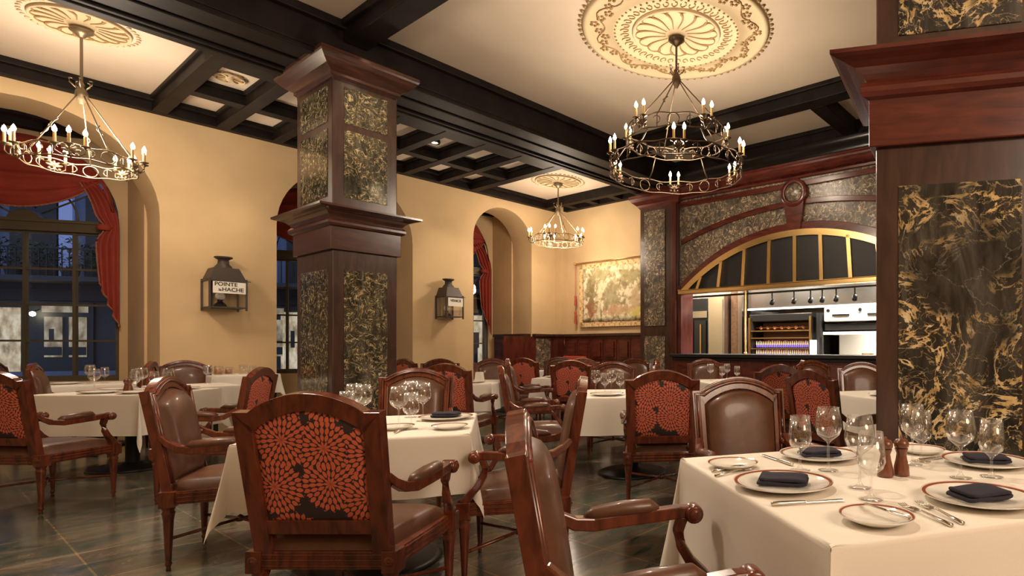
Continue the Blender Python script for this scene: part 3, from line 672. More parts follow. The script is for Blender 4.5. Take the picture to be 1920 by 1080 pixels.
MB().box((7.80, WJ - .62, ZW - .06), (7.94, 11.3, ZW)).build('cap_rail', 'umber', t)
for i in range(3): a = WJ - .55 + i * .37; MB().box((7.82, a, .9), (7.84, a + .3, ZW - .12)).build('raised_panel', 'mahog_h', t, bevel=.006)

# tapestry on a rod
tw, th = 1.98, 1.36; tc_ = R(SF - .05, 8.42, 2.33)
t = thing('tapestry', 'woven landscape tapestry with a patterned border on the far wall', 'tapestry', tc_, RA - PI / 2)
MB().grid(lambda u, v: Vector(((u - .5) * (tw - .22), -.012 - .006 * math.sin(u * 19), (v - .5) * (th - .2))), 30, 10).build('woven_scene', 'tapestry', t, solid=.008)
mb = MB()
for a, b in (((-tw / 2, th / 2 - .1), (tw / 2, th / 2)), ((-tw / 2, -th / 2), (tw / 2, -th / 2 + .1)), ((-tw / 2, -th / 2), (-tw / 2 + .11, th / 2)), ((tw / 2 - .11, -th / 2), (tw / 2, th / 2))):
    mb.box((a[0], -.015, a[1]), (b[0], .0, b[1]))
mb.build('border', 'tborder', t)
mb = MB().tube([(-tw / 2 - .12, -.03, th / 2 + .03), (tw / 2 + .01, -.03, th / 2 + .03)], .014); mb.ball((-tw / 2 - .13, -.03, th / 2 + .03), .03); mb.build('rod', 'brass', t)
mb = MB().tube([(-tw / 2 - .10, -.04, th / 2 + .02), (-tw / 2 - .10, -.04, -.05)], .006)
mb.lathe([(.001, .03), (.03, 0), (.022, -.05), (.03, -.2)], 10, T(-tw / 2 - .10, -.04, .0)); mb.lathe([(.001, .03), (.03, 0), (.022, -.05), (.035, -.25)], 10, T(-tw / 2 - .10, -.04, -.35))
mb.tube([(-tw / 2 - .10, -.04, -.15), (-tw / 2 - .10, -.04, -.35)], .006); mb.build('tassel_cord', 'bench', t)
tag(t.children[-1], 'red hanging tassels')

# banquette in the far corner
t = room_thing('banquette', 'red upholstered bench back in the far left corner', 'bench')
MB().box((SF - .6, 9.0, 0), (SF - .21, 9.7, .46)).build('seat', 'bench', t, bevel=.03); MB().box((SF - .31, 9.0, .46), (SF - .21, 9.7, 1.02)).build('backrest', 'bench', t, bevel=.03)

# ================================================================== CEILING MEDALLIONS
def medallion(label, loc, r, z, big):
    t = thing('ceiling_medallion', label, 'ceiling rose', (loc[0], loc[1], z), RA)
    rf = .455 * r if big else r * .86
    mb = MB()
    prof = [(rf * 1.0, 0), (rf * 1.0, -.02), (rf * .97, -.035), (rf * .94, -.02), (rf * .9, -.008), (min(.10, rf * .3), -.012), (min(.09, rf * .26), -.04), (min(.05, rf * .2), -.05), (.001, -.05)]
    mb.lathe(prof, 64, None, True); mb.build('rosette', 'stucco', t)
    mb = MB()
    nf = 16 if r > .3 else 8
    for i in range(nf):
        a = 2 * PI * i / nf
        pts = []
        for k in range(9):
            f = k / 8; r_in = .12 if r > .3 else .03; rr = r_in + (rf * .86 - r_in) * f; pts.append((rr * math.cos(a + .10 * math.sin(f * PI)), rr * math.sin(a + .10 * math.sin(f * PI)), -.014))
        mb.tube(pts, [.004 + .010 * f_ / 8 for f_ in range(9)], 6)
        # scalloped end
        a2_ = a + PI / nf; rr = rf * .78; pw = PI * rf * .86 / nf * .92
        mb.tube([((rr + pw * math.sin(q)) * math.cos(a2_ + pw * math.cos(q) / rr), (rr + pw * math.sin(q)) * math.sin(a2_ + pw * math.cos(q) / rr), -.014) for q in [PI * j / 8 for j in range(9)]], .008, 6)
    mb.build('fan_ribs', 'stucco_gold', t)
    if not big:
        mb = MB()
        for i in range(40): a = 2 * PI * i / 40; mb.ball((r * .97 * math.cos(a), r * .97 * math.sin(a), -.006), r * .05, 8, 5, None, .4)
        tag(mb.build('leaf_edge', 'stucco', t), kind='stuff'); return t
    mb = MB().lathe([(.475 * r, 0), (.48 * r, -.012), (.60 * r, -.012), (.62 * r, -.035), (.66 * r, -.03), (.68 * r, -.008), (.90 * r, -.008), (.91 * r, -.03), (.95 * r, -.03), (.96 * r, -.006), (.965 * r, 0)], 96, cap=False)
    mb.build('moulded_ring', 'stucco', t)
    mb = MB()
    for i in range(72): a = 2 * PI * i / 72; mb.ball((.985 * r * math.cos(a), .985 * r * math.sin(a), -.008), .022, 6, 4, None, .6)
    for i in range(60): a = 2 * PI * i / 60; mb.ball((.635 * r * math.cos(a), .635 * r * math.sin(a), -.038), .013, 6, 4, None, .5)
    tag(mb.build('dentils', 'stucco_gold', t), kind='stuff')
    mb = MB(); rnd = random.Random(3)
    for i in range(40):
        a = 2 * PI * i / 40; rr = .535 * r
        mb.tube([((rr + .035 * math.cos(q)) * math.cos(a + .05 * math.sin(q)), (rr + .05 * math.cos(q)) * math.sin(a + .05 * math.sin(q)), -.016) for q in [5 * j / 7 for j in range(8)]], .006, 5)
    for i in range(44):
        a = 2 * PI * i / 44; c = .79 * r + .05 * math.sin(i * PI / 2)
        for j in range(5):
            q = j * 1.256 + i; mb.ball(((c + .035 * math.cos(q)) * math.cos(a) - .035 * math.sin(q) * math.sin(a), (c + .035 * math.cos(q)) * math.sin(a) + .035 * math.sin(q) * math.cos(a), -.012), .019, 6, 4, None, .6)
    for i in range(90):
        a = 2 * PI * i / 90; c = .79 * r + .06 * math.sin(i * 2 * PI / 9); a3 = 2 * PI * (i + 1) / 90; c3 = .79 * r + .06 * math.sin((i + 1) * 2 * PI / 9)
        mb.tube([(c * math.cos(a), c * math.sin(a), -.012), (c3 * math.cos(a3), c3 * math.sin(a3), -.012)], .007, 5)
    tag(mb.build('leaf_relief', 'stucco_gold', t), kind='stuff')
    return t
MR = Vector((-.27, 6.18, 0)); ML = Vector((-6.17, 5.68, 0)); MF = Vector((-2.77, 11.04, 0))
medallion('large ornate plaster ceiling rose above the two-tier chandelier', MR, 1.04, ZM, True)
medallion('fan-shaped plaster ceiling rose above the left chandelier', ML, .42, ZA, False)
medallion('distant plaster ceiling rose above the small far chandelier', MF, .50, ZA, False)
cl = R(2.3, 8.5, ZA); medallion('tiny plaster ceiling rose inside a coffer left of the middle pillar', cl, .17, ZA, False)

# ================================================================== CHANDELIERS
def candle(t, x, y, z, h=.10, m='iron'):
    c = MB().lathe([(.0115, 0), (.0115, h)], 10, T(x, y, z)).build('candle', 'candle', t)
    MB().lathe([(.004, z + h), (.015, z + h + .012), (.018, z + h + .028), (.012, z + h + .048), (.001, z + h + .070)], 10, T(x, y, 0)).build('bulb', 'bulb', c)
    MB().lathe([(.004, -.03), (.012, -.012), (.034, -.003), (.036, .004), (.010, .002)], 14, T(x, y, z)).build('drip_pan', m, c)
def cring(mb, r, z, rad, wav=0, nw=10, ph=0):
    n = 96; mb.tube([(r * math.cos(2 * PI * i / n), r * math.sin(2 * PI * i / n), z + wav * math.cos(nw * 2 * PI * i / n + ph)) for i in range(n)], rad, 6, True)
def band_scroll(mb, r, z, h, a, w_, rad):
    """circle and scrolls between the two wires at angle a"""
    def P(u, v): return (r * math.cos(a + u / r), r * math.sin(a + u / r), z + v)
    mb.tube([P(h * .46 * math.cos(q), h * .46 * math.sin(q)) for q in [2 * PI * j / 18 for j in range(18)]], rad, 6, True)
    for sd in (-1, 1):
        pts = []
        for j in range(15):
            q = j / 14 * 4.2; rr = h * .34 * (1 - .13 * q / 1.2 * .6); pts.append(P(sd * (w_ + rr * math.cos(q + .6)), rr * math.sin(q + .6) - .0))
        mb.tube(pts, rad * .9, 6)
def fleur(mb, r, z, a, s=1.0):
    def P(u, v, o=0): return ((r + o) * math.cos(a) - u * math.sin(a), (r + o) * math.sin(a) + u * math.cos(a), z + v)
    for ang_ in (-70, -35, 0, 35, 70):
        q = math.radians(ang_); mb.tube([P(0, 0, .01), P(.03 * s * math.sin(q), .03 * s * math.cos(q), .014), P(.055 * s * math.sin(q) * 1.1, .055 * s * math.cos(q), .012)], [.008 * s, .014 * s, .006 * s], 6)
    mb.tube([P(0, .0, .01), P(0, -.05 * s, .012)], [.012 * s, .006 * s], 6)
    for sd in (-1, 1): mb.ball(P(sd * .035 * s, -.02 * s, .012), .013 * s, 8, 5)
def chandelier(name, label, loc, z_top, ring_z, r, clusters, per, m, tiers=None, hub_z=3.7, rot=0):
    t = thing(name, label, 'chandelier', (loc[0], loc[1], 0), rot)
    MB().lathe([(.001, z_top), (.085, z_top - .01), (.09, z_top - .03), (.05, z_top - .06), (.02, z_top - .09)], 20).build('canopy', m, t)
    MB().lathe([(.012, z_top - .08), (.012, hub_z)], 10).build('stem', m, t)
    mb = MB().lathe([(.012, hub_z + .12), (.03, hub_z + .10), (.02, hub_z + .07), (.045, hub_z + .03), (.05, hub_z - .02), (.03, hub_z - .06), (.015, hub_z - .09)], 16)
    for i in range(5):
        a = 2 * PI * i / 5; mb.tube([(.03 * math.cos(a), .03 * math.sin(a), hub_z + .05), (.08 * math.cos(a), .08 * math.sin(a), hub_z + .10), (.085 * math.cos(a), .085 * math.sin(a), hub_z + .14), (.06 * math.cos(a), .06 * math.sin(a), hub_z + .14)], .006, 6)
    mb.build('hub', m, t)
    tl = tiers or [(ring_z, r, clusters, per, 0, .12)]
    z0, r0 = tl[0][0], tl[0][1]; h0 = tl[0][5]
    for i in range(5):
        a = 2 * PI * (i + .5) / 5
        p0 = Vector((.03 * math.cos(a), .03 * math.sin(a), hub_z)); p1 = Vector((r0 * math.cos(a), r0 * math.sin(a), z0 + h0 / 2))
        mb = MB().tube([p0.lerp(p1, k / 6) for k in range(7)], .0065, 6)
        c = p0.lerp(p1, .62); d = (p1 - p0).normalized()
        mb.tube([c + Vector((math.cos(q) * .018 * math.cos(a + PI / 2), math.cos(q) * .018 * math.sin(a + PI / 2), 0)) + d * (q - 3) * .02 for q in [j * .7 for j in range(10)]], .005, 5)
        mb.build('suspension_rod', m, t)
    if len(tl) > 1:
        z1, r1 = tl[1][0], tl[1][1]
        for i in range(6):
            a = 2 * PI * i / 6; MB().tube([(r0 * math.cos(a), r0 * math.sin(a), z0 - h0 / 2), ((r0 + r1) / 2 * math.cos(a), (r0 + r1) / 2 * math.sin(a), (z0 + z1) / 2 - .03), (r1 * math.cos(a), r1 * math.sin(a), z1 + .06)], .007, 6).build('tier_link', m, t)
    for (rz, rr, nc, pr, ph, hh) in tl:
        mb = MB(); cring(mb, rr, rz + hh / 2, .007, .010, nc * 2, 0); cring(mb, rr, rz - hh / 2, .007, .006, nc * 2, PI)
        for i in range(nc): band_scroll(mb, rr, rz, hh, ph + 2 * PI * (i + .5) / nc, rr * PI / nc * .52, .0055)
        for i in range(nc * 2):
            a = ph + PI * (i + .5) / nc; mb.tube([(rr * math.cos(a), rr * math.sin(a), rz - hh / 2), (rr * math.cos(a), rr * math.sin(a), rz + hh / 2)], .005, 5)
        mb.build('scroll_band', m, t)
        for i in range(nc):
            a = ph + 2 * PI * i / nc; mb = MB(); fleur(mb, rr, rz - .01, a, 1.1)
            cands = []
            for j in range(pr):
                off = (j - (pr - 1) / 2); aa = a + off * .17 / rr * (.55 if pr == 2 else .52); ro = rr + (.085 if off == 0 else .05)
                cx, cy = ro * math.cos(aa), ro * math.sin(aa); cz = rz + .045
                mb.tube([(rr * math.cos(a), rr * math.sin(a), rz - .03), ((rr * .3 + ro * .7) * math.cos((a + aa) / 2), (rr * .3 + ro * .7) * math.sin((a + aa) / 2), rz - .055), (cx, cy, rz - .02), (cx, cy, cz - .02)], .006, 6)
                cands.append((cx, cy, cz))
            mb.build('candle_bracket', m, t)
            for c in cands: candle(t, *c, m=m)
    return t
chandelier('chandelier', 'gilded iron ring chandelier hanging at the left before the red-draped window', ML, ZA - .045, 3.05, .405, 5, 3, 'iron_l', hub_z=3.72, rot=.35)
chandelier('chandelier', 'big two-tier wrought-iron chandelier under the large ceiling rose', MR, ZM - .045, 3.1, .7, 6, 2, 'iron',
           tiers=[(3.47, .53, 5, 2, .3, .13), (3.13, .71, 6, 2, .6, .14)], hub_z=4.10)
chandelier('chandelier', 'small distant chandelier in front of the far tapestry wall', MF, ZA - .045, 3.27, .46, 5, 3, 'iron_l', hub_z=3.85, rot=.9)
for nm, p, e in (('left', ML, 95), ('mid', MR, 110), ('far', MF, 80)):
    z = 3.26 if nm != 'mid' else 3.33
    lamp('candle_light_' + nm, 'POINT', (p.x, p.y, z), e, WARM, .22)
# point lamp added above the frame to brighten the nearest tables
lamp('candle_light_near', 'POINT', R(.6, 3.8, 3.3), 90, WARM, .25)
lamp('candle_light_rear', 'POINT', R(1.1, -2.8, 2.9), 270, WARM, .9)  # added unseen lamp, puts the broad highlight on the leather chair
# recessed downlights (bare spots at ceiling height, no fixtures built)
DL = [((.3, 4.2), (1.7, 3.7, .7), 190, 70), ((2.3, 2.4), (2.0, -.2, .7), 210, 64), ((1.0, 2.6), (1.3, 3.7, .8), 70, 60),
      ((4.6, 8.4), (4.8, 5.6, .7), 60, 70), ((5.0, 2.4), (5.8, 3.0, .7), 90, 70), ((6.0, 5.2), (4.4, 4.5, .7), 80, 70),
      ((2.0, 5.0), (4.2, 2.2, 1.2), 70, 50), ((5.4, 4.7), (8.4, 4.4, 3.0), 110, 60), ((3.0, 5.8), (1.3, 8.0, .8), 60, 60)]
for i, (sw, tg, e, ang) in enumerate(DL):
    z = ZM if sw[1] < 6.5 else ZA
    p = R(sw[0], sw[1], z - .03); lamp('downlight_beam', 'SPOT', p, e, (1, .83, .62), .06, R(*tg), ang, .7)
# wall washers along the arcade piers
for i, (s_, w_, e) in enumerate([(2.64, 8.9, 70), (5.95, 8.95, 60), (-.9, 8.9, 45), (8.3, 8.4, 22)]):
    tg = R(s_, WL, 1.2) if i < 3 else R(SF, 8.4, 1.9)
    src = R(s_, w_, ZB) if i < 3 else R(7.6, 8.4, ZB)
    lamp('wall_washer', 'SPOT', src, e, (1, .80, .55), .05, tg, 75, .8)
for a, e in ((3.2, 130), (5.2, 80), (6.8, 50)): lamp('kitchen_light', 'AREA', R(SK + .9, a, 2.9), e, (1, .92, .8)).data.size = .5
lamp('range_light', 'POINT', R(SK + 1.9, 3.3, 1.85 - .45), 12, (1, .93, .82), .05)
lamp('lantern_uplight', 'SPOT', R(2.62, 9.92, 2.5), 45, WARM, .08, R(3.4, 8.9, 4.4), 90, .8)  # fill spots added to brighten the coffers, not part of the lanterns
lamp('lantern_uplight', 'SPOT', R(5.93, 9.9, 2.5), 60, WARM, .08, R(5.2, 8.7, 4.4), 100, .8)

# ================================================================== LANTERNS ON THE ARCADE
def text_mesh(txt, size, M, name, parent, m='ink', sx=1.0):
    c = bpy.data.curves.new('lettering', 'FONT'); c.body = txt; c.size = size; c.extrude = .001; c.align_x = 'CENTER'; c.align_y = 'CENTER'; c.offset = size * .018
    o = bpy.data.objects.new('tmp', c); COL.objects.link(o)
    dg = bpy.context.evaluated_depsgraph_get(); me = bpy.data.meshes.new_from_object(o.evaluated_get(dg)); bpy.data.objects.remove(o)
    me.transform(M @ Matrix.Diagonal((sx, 1, 1, 1))); me.materials.clear(); me.materials.append(M_[m])
    q = bpy.data.objects.new(name, me); COL.objects.link(q); q.parent = parent; return q
def lantern(label, s, z0, wd, lines):
    t = thing('wall_lantern', label, 'lantern', R(s, WL, z0), RA + PI)      # local x along -s, y into the room
    d0, d1, hb = .02, .36, .38; x = wd / 2
    mb = MB()
    for sx in (-1, 1):
        for y in (d0, d1): mb.box((sx * x - .011, y - .011, -.03), (sx * x + .011, y + .011, hb + .02))
    mb.box((-x, d0, 0), (x, d1, .018)); mb.box((-x, d1 - .01, hb - .02), (x, d1 + .01, hb)); mb.box((-x - .01, d0, hb - .02), (-x + .01, d1, hb)); mb.box((x - .01, d0, hb - .02), (x + .01, d1, hb))
    mb.box((-x - .05, d1 - .005, hb - .01), (x + .05, d1 + .005, hb)); mb.box((x * .45, d0, 0), (x * .45 + .03, d0 + .02, hb)); mb.box((-.02, -.0, .05), (.02, d0, hb)); mb.build('frame', 'lantern', t, bevel=.002)
    a = [(-x, d0 - .01, hb), (x, d0 - .01, hb), (x, d1, hb), (-x, d1, hb)]; f = .68; b = [(-x * f, d0, hb + .17), (x * f, d0, hb + .17), (x * f, d1 - .06, hb + .17), (-x * f, d1 - .06, hb + .17)]
    mb = MB().add(a + b, [(3, 2, 1, 0), (4, 5, 6, 7), (0, 1, 5, 4), (1, 2, 6, 5), (2, 3, 7, 6), (3, 0, 4, 7)])
    mb.lathe([(.11, hb + .16), (.095, hb + .20), (.065, hb + .235), (.06, hb + .29), (.075, hb + .30), (.105, hb + .32), (.10, hb + .335), (.05, hb + .34)], 18, T(0, .15, 0)); mb.build('roof', 'lantern', t)
    g = MB().box((-x + .01, d1 - .003, .02), (x - .01, d1, hb - .02)).box((x - .003, d0, .02), (x, d1, hb - .02)).box((-x, d0, .02), (-x + .003, d1, hb - .02)).build('glass_pane', 'glass', t)
    MB().box((-x + .012, d1 + .011, hb * .52), (x - .03, d1 + .014, hb - .026)).build('sign_plate', 'sign', t)
    for i, (tx, sz, ox, oz) in enumerate(lines): text_mesh(tx, sz, T(ox, d1 + .016, oz) @ Matrix.Rotation(PI, 4, 'Z') @ Matrix.Rotation(PI / 2, 4, 'X'), 'lettering', t.children[-1] if False else t)
    MB().ball((0.04, .17, .17), .055, 16, 10).build('globe', 'opal', t)
    MB().lathe([(.06, .02), (.075, .03), (.06, .06), (.03, .09), (.03, .12)], 14, T(.04, .17, 0)).build('burner', 'blackiron', t)
    return t
lantern('large black wall lantern with a white sign reading POINTE LA HACHE', 2.62, 1.74, .40, [('POINTE', .072, .03, .318), ('HACHE', .072, -.045, .248), ('la', .05, .095, .242)])
lantern('smaller black wall lantern with a short white sign, right of the middle pillar', 5.93, 1.76, .33, [('VENICE', .062, -.01, .30)])

# ================================================================== CHAIR
def arch_line(hw, z0, rise, n=18):
    """crest outline: flat shoulders, then a shallow arch"""
    pts = []
    for i in range(n + 1):
        x = -hw + 2 * hw * i / n; pts.append((x, z0 + rise * math.cos(PI / 2 * x / hw) ** .8 if abs(x) < hw * .999 else z0))
    return pts
def make_chair():
    t = thing('armchair', 'chair', 'chair')
    W = .27
    tilt = T(0, .0, .40, 0, math.radians(9.5))                                   # back plane leans away
    # local back plane: x across, z up the back, +y towards the sitter
    sf = MB(); zl, zh = .355, .425
    sf.box((-.26, -.02, zl), (.26, .03, zh)); sf.box((-.27, .47, zl), (.27, .51, zh)); sf.box((-.27, .0, zl), (-.235, .5, zh)); sf.box((.235, .0, zl), (.27, .5, zh))
    for z in (zl + .012, zl + .034, zl + .054): sf.box((-.23, -.026, z), (.23, -.018, z + .007)); sf.box((-.235, .508, z), (.235, .515, z + .007)); sf.box((-.276, .04, z), (-.268, .46, z + .007)); sf.box((.268, .04, z), (.276, .46, z + .007))
    for x in (-.258, .258):
        sf.box((x - .03, -.032, zl - .012), (x + .03, .035, zh + .004)); sf.box((x - .032, .458, zl - .012), (x + .032, .522, zh + .004))
        for y in (-.033, .523): sf.lathe([(.02, 0), (.014, .004), (.008, .003), (.001, .008)], 10, T(x, y, (zl + zh) / 2, 0, PI / 2 if y < 0 else -PI / 2))
    sf.build('seat_frame', 'chairwood', t, bevel=.004)
    def seat(u, v):
        x = (u - .5) * 2; y = (v - .5) * 2; e = (1 - abs(x) ** 5) * (1 - abs(y) ** 5); hw = .235 + .02 * v
        return Vector((x * hw, .235 + y * .245, .42 + .075 * max(0, e) ** .35))
    MB().grid(seat, 22, 22).build('seat_cushion', 'leather', t)
    bf = MB()
    outer = [(-.270, .575)] + [(-.212, .575)] + arch_line(.209, .577, .070) + [(.212, .575), (.270, .575)]
    inner = [(-.206, .495)] + [(-.2055, .498)] + arch_line(.203, .500, .080) + [(.2055, .498), (.206, .495)]
    inner2 = []
    for (a, b) in inner: inner2.append((a, b))
    bf.strip(outer, inner2, -.022, .022, tilt)
    for sd in (-1, 1): bf.prism([(sd * .270, .577), (sd * .204, .52), (sd * .192, .0), (sd * .256, .0)] if sd > 0 else [(-.270, .577), (-.256, .0), (-.192, .0), (-.204, .52)], -.022, .022, tilt)
    bf.box((-.205, -.02, .10), (.205, .018, .155), tilt)
    bf.build('back_frame', 'chairwood', t, bevel=.004)
    mo = MB()                                                                    # moulded bead round the front of the back
    path = [(-.228, .06)] + [(-.238, .550)] + [(a * 1.0, b + .03) for a, b in arch_line(.205, .520, .068, 14)] + [(.238, .550), (.228, .06)]
    mo.tube([(x, .024, z) for x, z in path], .010, 6, False, tilt); mo.tube([(x * 1.07, .020, z + .012) for x, z in path], .008, 6, False, tilt)
    for sd in (-1, 1): mo.tube([(sd * .240, .026, .27), (sd * .241, .026, .30)], .019, 8, False, tilt)
    mo.build('back_moulding', 'chairwood', t)
    def top(x): return .502 + .077 * max(0, math.cos(PI / 2 * min(1, abs(x) / .203))) ** .8
    def panel(ysign, dome, z0, hw0, hw1):
        def f(u, v):
            x = (u - .5) * 2 * (hw0 + (hw1 - hw0) * v); zt = top(x); z = z0 + (zt - z0) * v
            e = (1 - abs(2 * u - 1) ** 6) * (1 - abs(2 * v - 1) ** 6)
            return tilt @ Vector((x, ysign + dome * max(0, e) ** .5, z))
        return f
    MB().grid(panel(-.008, -.012, .15, .196, .203), 20, 20).build('back_fabric', 'fabric', t)
    def leather(u, v):
        x = (u - .5) * 2 * (.190 + .012 * v); zt = top(x * 1.02) - .004; z = .07 + (zt - .07) * v
        e = (1 - abs(2 * u - 1) ** 4) * (1 - abs(2 * v - 1) ** 5)
        return tilt @ Vector((x, .018 + .055 * max(0, e) ** .6, z))
    MB().grid(leather, 24, 26).build('back_cushion', 'leather', t)
    for sd in (-1, 1):
        ar = MB()
        P = [(.250, -.035, .72), (.258, .0, .685), (.270, .05, .655), (.283, .11, .645), (.290, .20, .650), (.291, .30, .655), (.286, .39, .662), (.282, .43, .662)]
        ar.tube([(sd * x, y, z) for x, y, z in P], [.018, .023, .028, .030, .029, .029, .028, .025], 4, sx=1.1, smooth=False)
        ar.lathe([(.001, -.034), (.028, -.032), (.031, -.02), (.031, .02), (.028, .032), (.001, .034)], 16, T(sd * .282, .435, .655, 0, 0, PI / 2))
        ar.lathe([(.020, .033), (.014, .040), (.001, .040)], 12, T(sd * .282, .435, .655, 0, 0, PI / 2)); ar.lathe([(.020, .033), (.014, .040), (.001, .040)], 12, T(sd * .282, .435, .655, 0, 0, -PI / 2))
        a = ar.build('arm', 'chairwood', t, bevel=.005)
        MB().tube([(sd * x, y, z) for x, y, z in [(.278, .085, .668), (.286, .11, .674), (.291, .2, .682), (.290, .29, .685), (.287, .32, .676)]], [.010, .024, .028, .026, .010], 10, sx=1.1).build('arm_pad', 'leather', a)
        sp = MB().tube([(sd * x, y, z) for x, y, z in [(.283, .40, .65), (.284, .385, .60), (.282, .395, .55), (.276, .425, .50), (.268, .46, .46), (.264, .485, .42)]], [.026, .024, .022, .024, .028, .034], 4, smooth=False)
        sp.build('arm_support', 'chairwood', t, bevel=.006)
        for y, fr in ((.0, 0), (.488, 1)):
            MB().lathe([(.001, 0), (.010, .0), (.012, .008), (.009, .018), (.014, .03), (.017, .038), (.012, .048), (.014, .06), (.023, .27), (.027, .30), (.030, .312), (.024, .322), (.030, .335), (.030, .358)], 12, T(sd * (.256 if fr else .250), y, 0)).build('leg', 'chairwood', t)
    MB().tube([(-.250, .0, .17), (0, .245, .185), (.256, .488, .17)], .009, 8).tube([(.250, .0, .17), (0, .245, .185), (-.256, .488, .17)], .009, 8).lathe([(.001, .165), (.02, .17), (.016, .2), (.001, .21)], 10, T(0, .245, 0)).build('stretcher', 'chairwood', t)
    return t
proto = make_chair(); first_chair = [True]
def chair(x, y, deg, label, s=1.0):
    o = proto if first_chair[0] else copy_tree(proto); first_chair[0] = False
    o.location = (x, y, 0); o.rotation_euler = (0, 0, -math.radians(deg)); o['label'] = label; o['category'] = 'chair'; o['group'] = 'matching mahogany armchairs of the dining room'
    return o

# ================================================================== TABLES AND CLOTHS
def cloth_mesh(sx, sy, h, ripple=.012, seed=0, side=None):
    rnd = random.Random(seed); mb = MB(); K = 10; NS = 14; rows = 8
    cols = []                                                  # (top point, outward dir, drop, out)
    cs_ = [(sx, -sy), (sx, sy), (-sx, sy), (-sx, -sy)]; nr = [(0, -1), (1, 0), (0, 1), (-1, 0)]
    ph = [rnd.random() * 6 for _ in range(4)]
    for k in range(4):
        a = cs_[k - 1]; b = cs_[k]; n = nr[k]; a = Vector((*a, 0)); b = Vector((*b, 0)); n = Vector((*n, 0))
        for i in range(NS + 1):
            f = i / NS; p = a.lerp(b, f); c = 1 - min(1, min(f, 1 - f) / .18)
            o = .018 + ripple * math.sin(f * 17 + ph[k]) * (1 - c) - .012 * c
            cols.append((p, n, h, o))
        n2 = Vector((*nr[(k + 1) % 4], 0))
        for j in range(1, K):
            q = PI / 2 * j / K; d = (n * math.cos(q) + n2 * math.sin(q)); fl = min(q, PI / 2 - q); L = h / math.cos(fl)
            o = .012 + .26 * h * math.sin(2 * q) ** 2.2 - .02 * math.sin(4 * q) ** 2; cols.append((b, d, math.sqrt(max(.01, L * L - o * o)), o))
    m = len(cols); vs = []; fs = []
    Z = .765
    prof = [(-.012, 0, 0), (-.003, .001, 0), (.002, .005, 0), (.004, .013, 0)]
    for (p, n, dr, o) in cols:
        for (a, b, _) in prof: vs.append(p + n * a + Vector((0, 0, Z - b)))
        for r_ in range(1, rows + 1):
            f = r_ / rows; vs.append(p + n * (.004 + o * f ** 1.15) + Vector((0, 0, Z - .013 - (dr - .013) * f)))
    kk = rows + 4
    for i in range(m):
        j = (i + 1) % m
        for r_ in range(kk - 1): fs.append((i * kk + r_, j * kk + r_, j * kk + r_ + 1, i * kk + r_ + 1))
    mb.add(vs, fs, True)
    inner = [vs[i * kk] for i in range(m)]
    uniq = []
    for p in inner:
        if not uniq or (p - uniq[-1]).length > .002: uniq.append(p)
    mb.add([(-sx + .012, -sy + .012, Z), (sx - .012, -sy + .012, Z), (sx - .012, sy - .012, Z), (-sx + .012, sy - .012, Z)], [(0, 1, 2, 3)], False)
    return mb
def table(x, y, rot, sx, sy, h, lab, base=True, z=0.0, seed=1):
    t = thing('dining_table', 'pedestal table under ' + lab, 'table', (x, y, z), rot)
    MB().box((-sx + .02, -sy + .02, .72), (sx - .02, sy - .02, .757)).build('tabletop', 'millwood', t)
    if base:
        MB().lathe([(.001, .0), (.33, .0), (.335, .012), (.30, .025), (.10, .035), (.06, .06)], 32).build('base_plate', 'blackiron', t)
        MB().lathe([(.055, .05), (.055, .70), (.15, .72)], 20).build('column', 'blackiron', t)
    else:
        for a in (-1, 1):
            for b in (-1, 1): MB().box((a * (sx - .05) - .02, b * (sy - .05) - .02, 0), (a * (sx - .05) + .02, b * (sy - .05) + .02, .72)).build('leg', 'blackiron', t)
    c = cloth_mesh(sx, sy, h, seed=seed).build('tablecloth', 'cloth', loc=(x, y, z), rot=rot)
    tag(c, lab, 'tablecloth', 'ivory tablecloths in the dining room'); return c
rT = math.radians(19.9)
u_, v_ = Vector((-math.sin(rT), math.cos(rT), 0)), Vector((math.cos(rT), math.sin(rT), 0))
nc = Vector((.284, 1.249, 0)); c1 = nc + u_ * .535 + v_ * .56
table(c1.x, c1.y, rT, .56, .535, .42, 'ivory tablecloth on the near table at lower right, set with four plates', seed=3)
c2 = Vector((-1.17, 2.89, 0)) - v_ * .50 + u_ * .50
table(c2.x, c2.y, rT, .50, .50, .30, 'ivory tablecloth on the table behind the nearest red-backed chair', seed=4)
table(-5.70, 5.72, .02, .50, .46, .38, 'ivory tablecloth on the table at left with clustered glasses', seed=5)
table(-.66, 5.50, math.radians(6), .50, .50, .33, 'ivory tablecloth on the table beyond the red chair right of centre', seed=6)
table(-5.90, 6.62, RA - PI / 2, .38, .36, .24, 'shaded ivory tablecloth under the arcade wall left of centre', seed=7)
cw = R(2.72, 9.66)
table(cw.x, cw.y, RA, .37, .30, .26, 'white cloth on the serving table against the wall below the large lantern', False, .075, seed=8)
table(-3.05, 7.30, .1, .47, .46, .33, 'ivory tablecloth behind the middle pair of chairs, right of the pillar', seed=9)
table(-1.93, 8.55, -.05, .46, .45, .33, 'cream tablecloth near the far wall left of the round-backed red chair', seed=10)
table(-3.55, 10.9, RA - PI / 2, .45, .42, .30, 'small far tablecloth before the corner banquette', seed=11)
table(.42, 7.5, .3, .45, .45, .30, 'white tablecloth before the kitchen counter', seed=12)
table(1.86, 5.35, rT, .50, .50, .33, 'white tablecloth partly hidden by the near dark pillar', seed=13)
table(-7.45, 6.98, RA - PI / 2, .40, .40, .26, 'ivory tablecloth in the window arch at far left', seed=14)

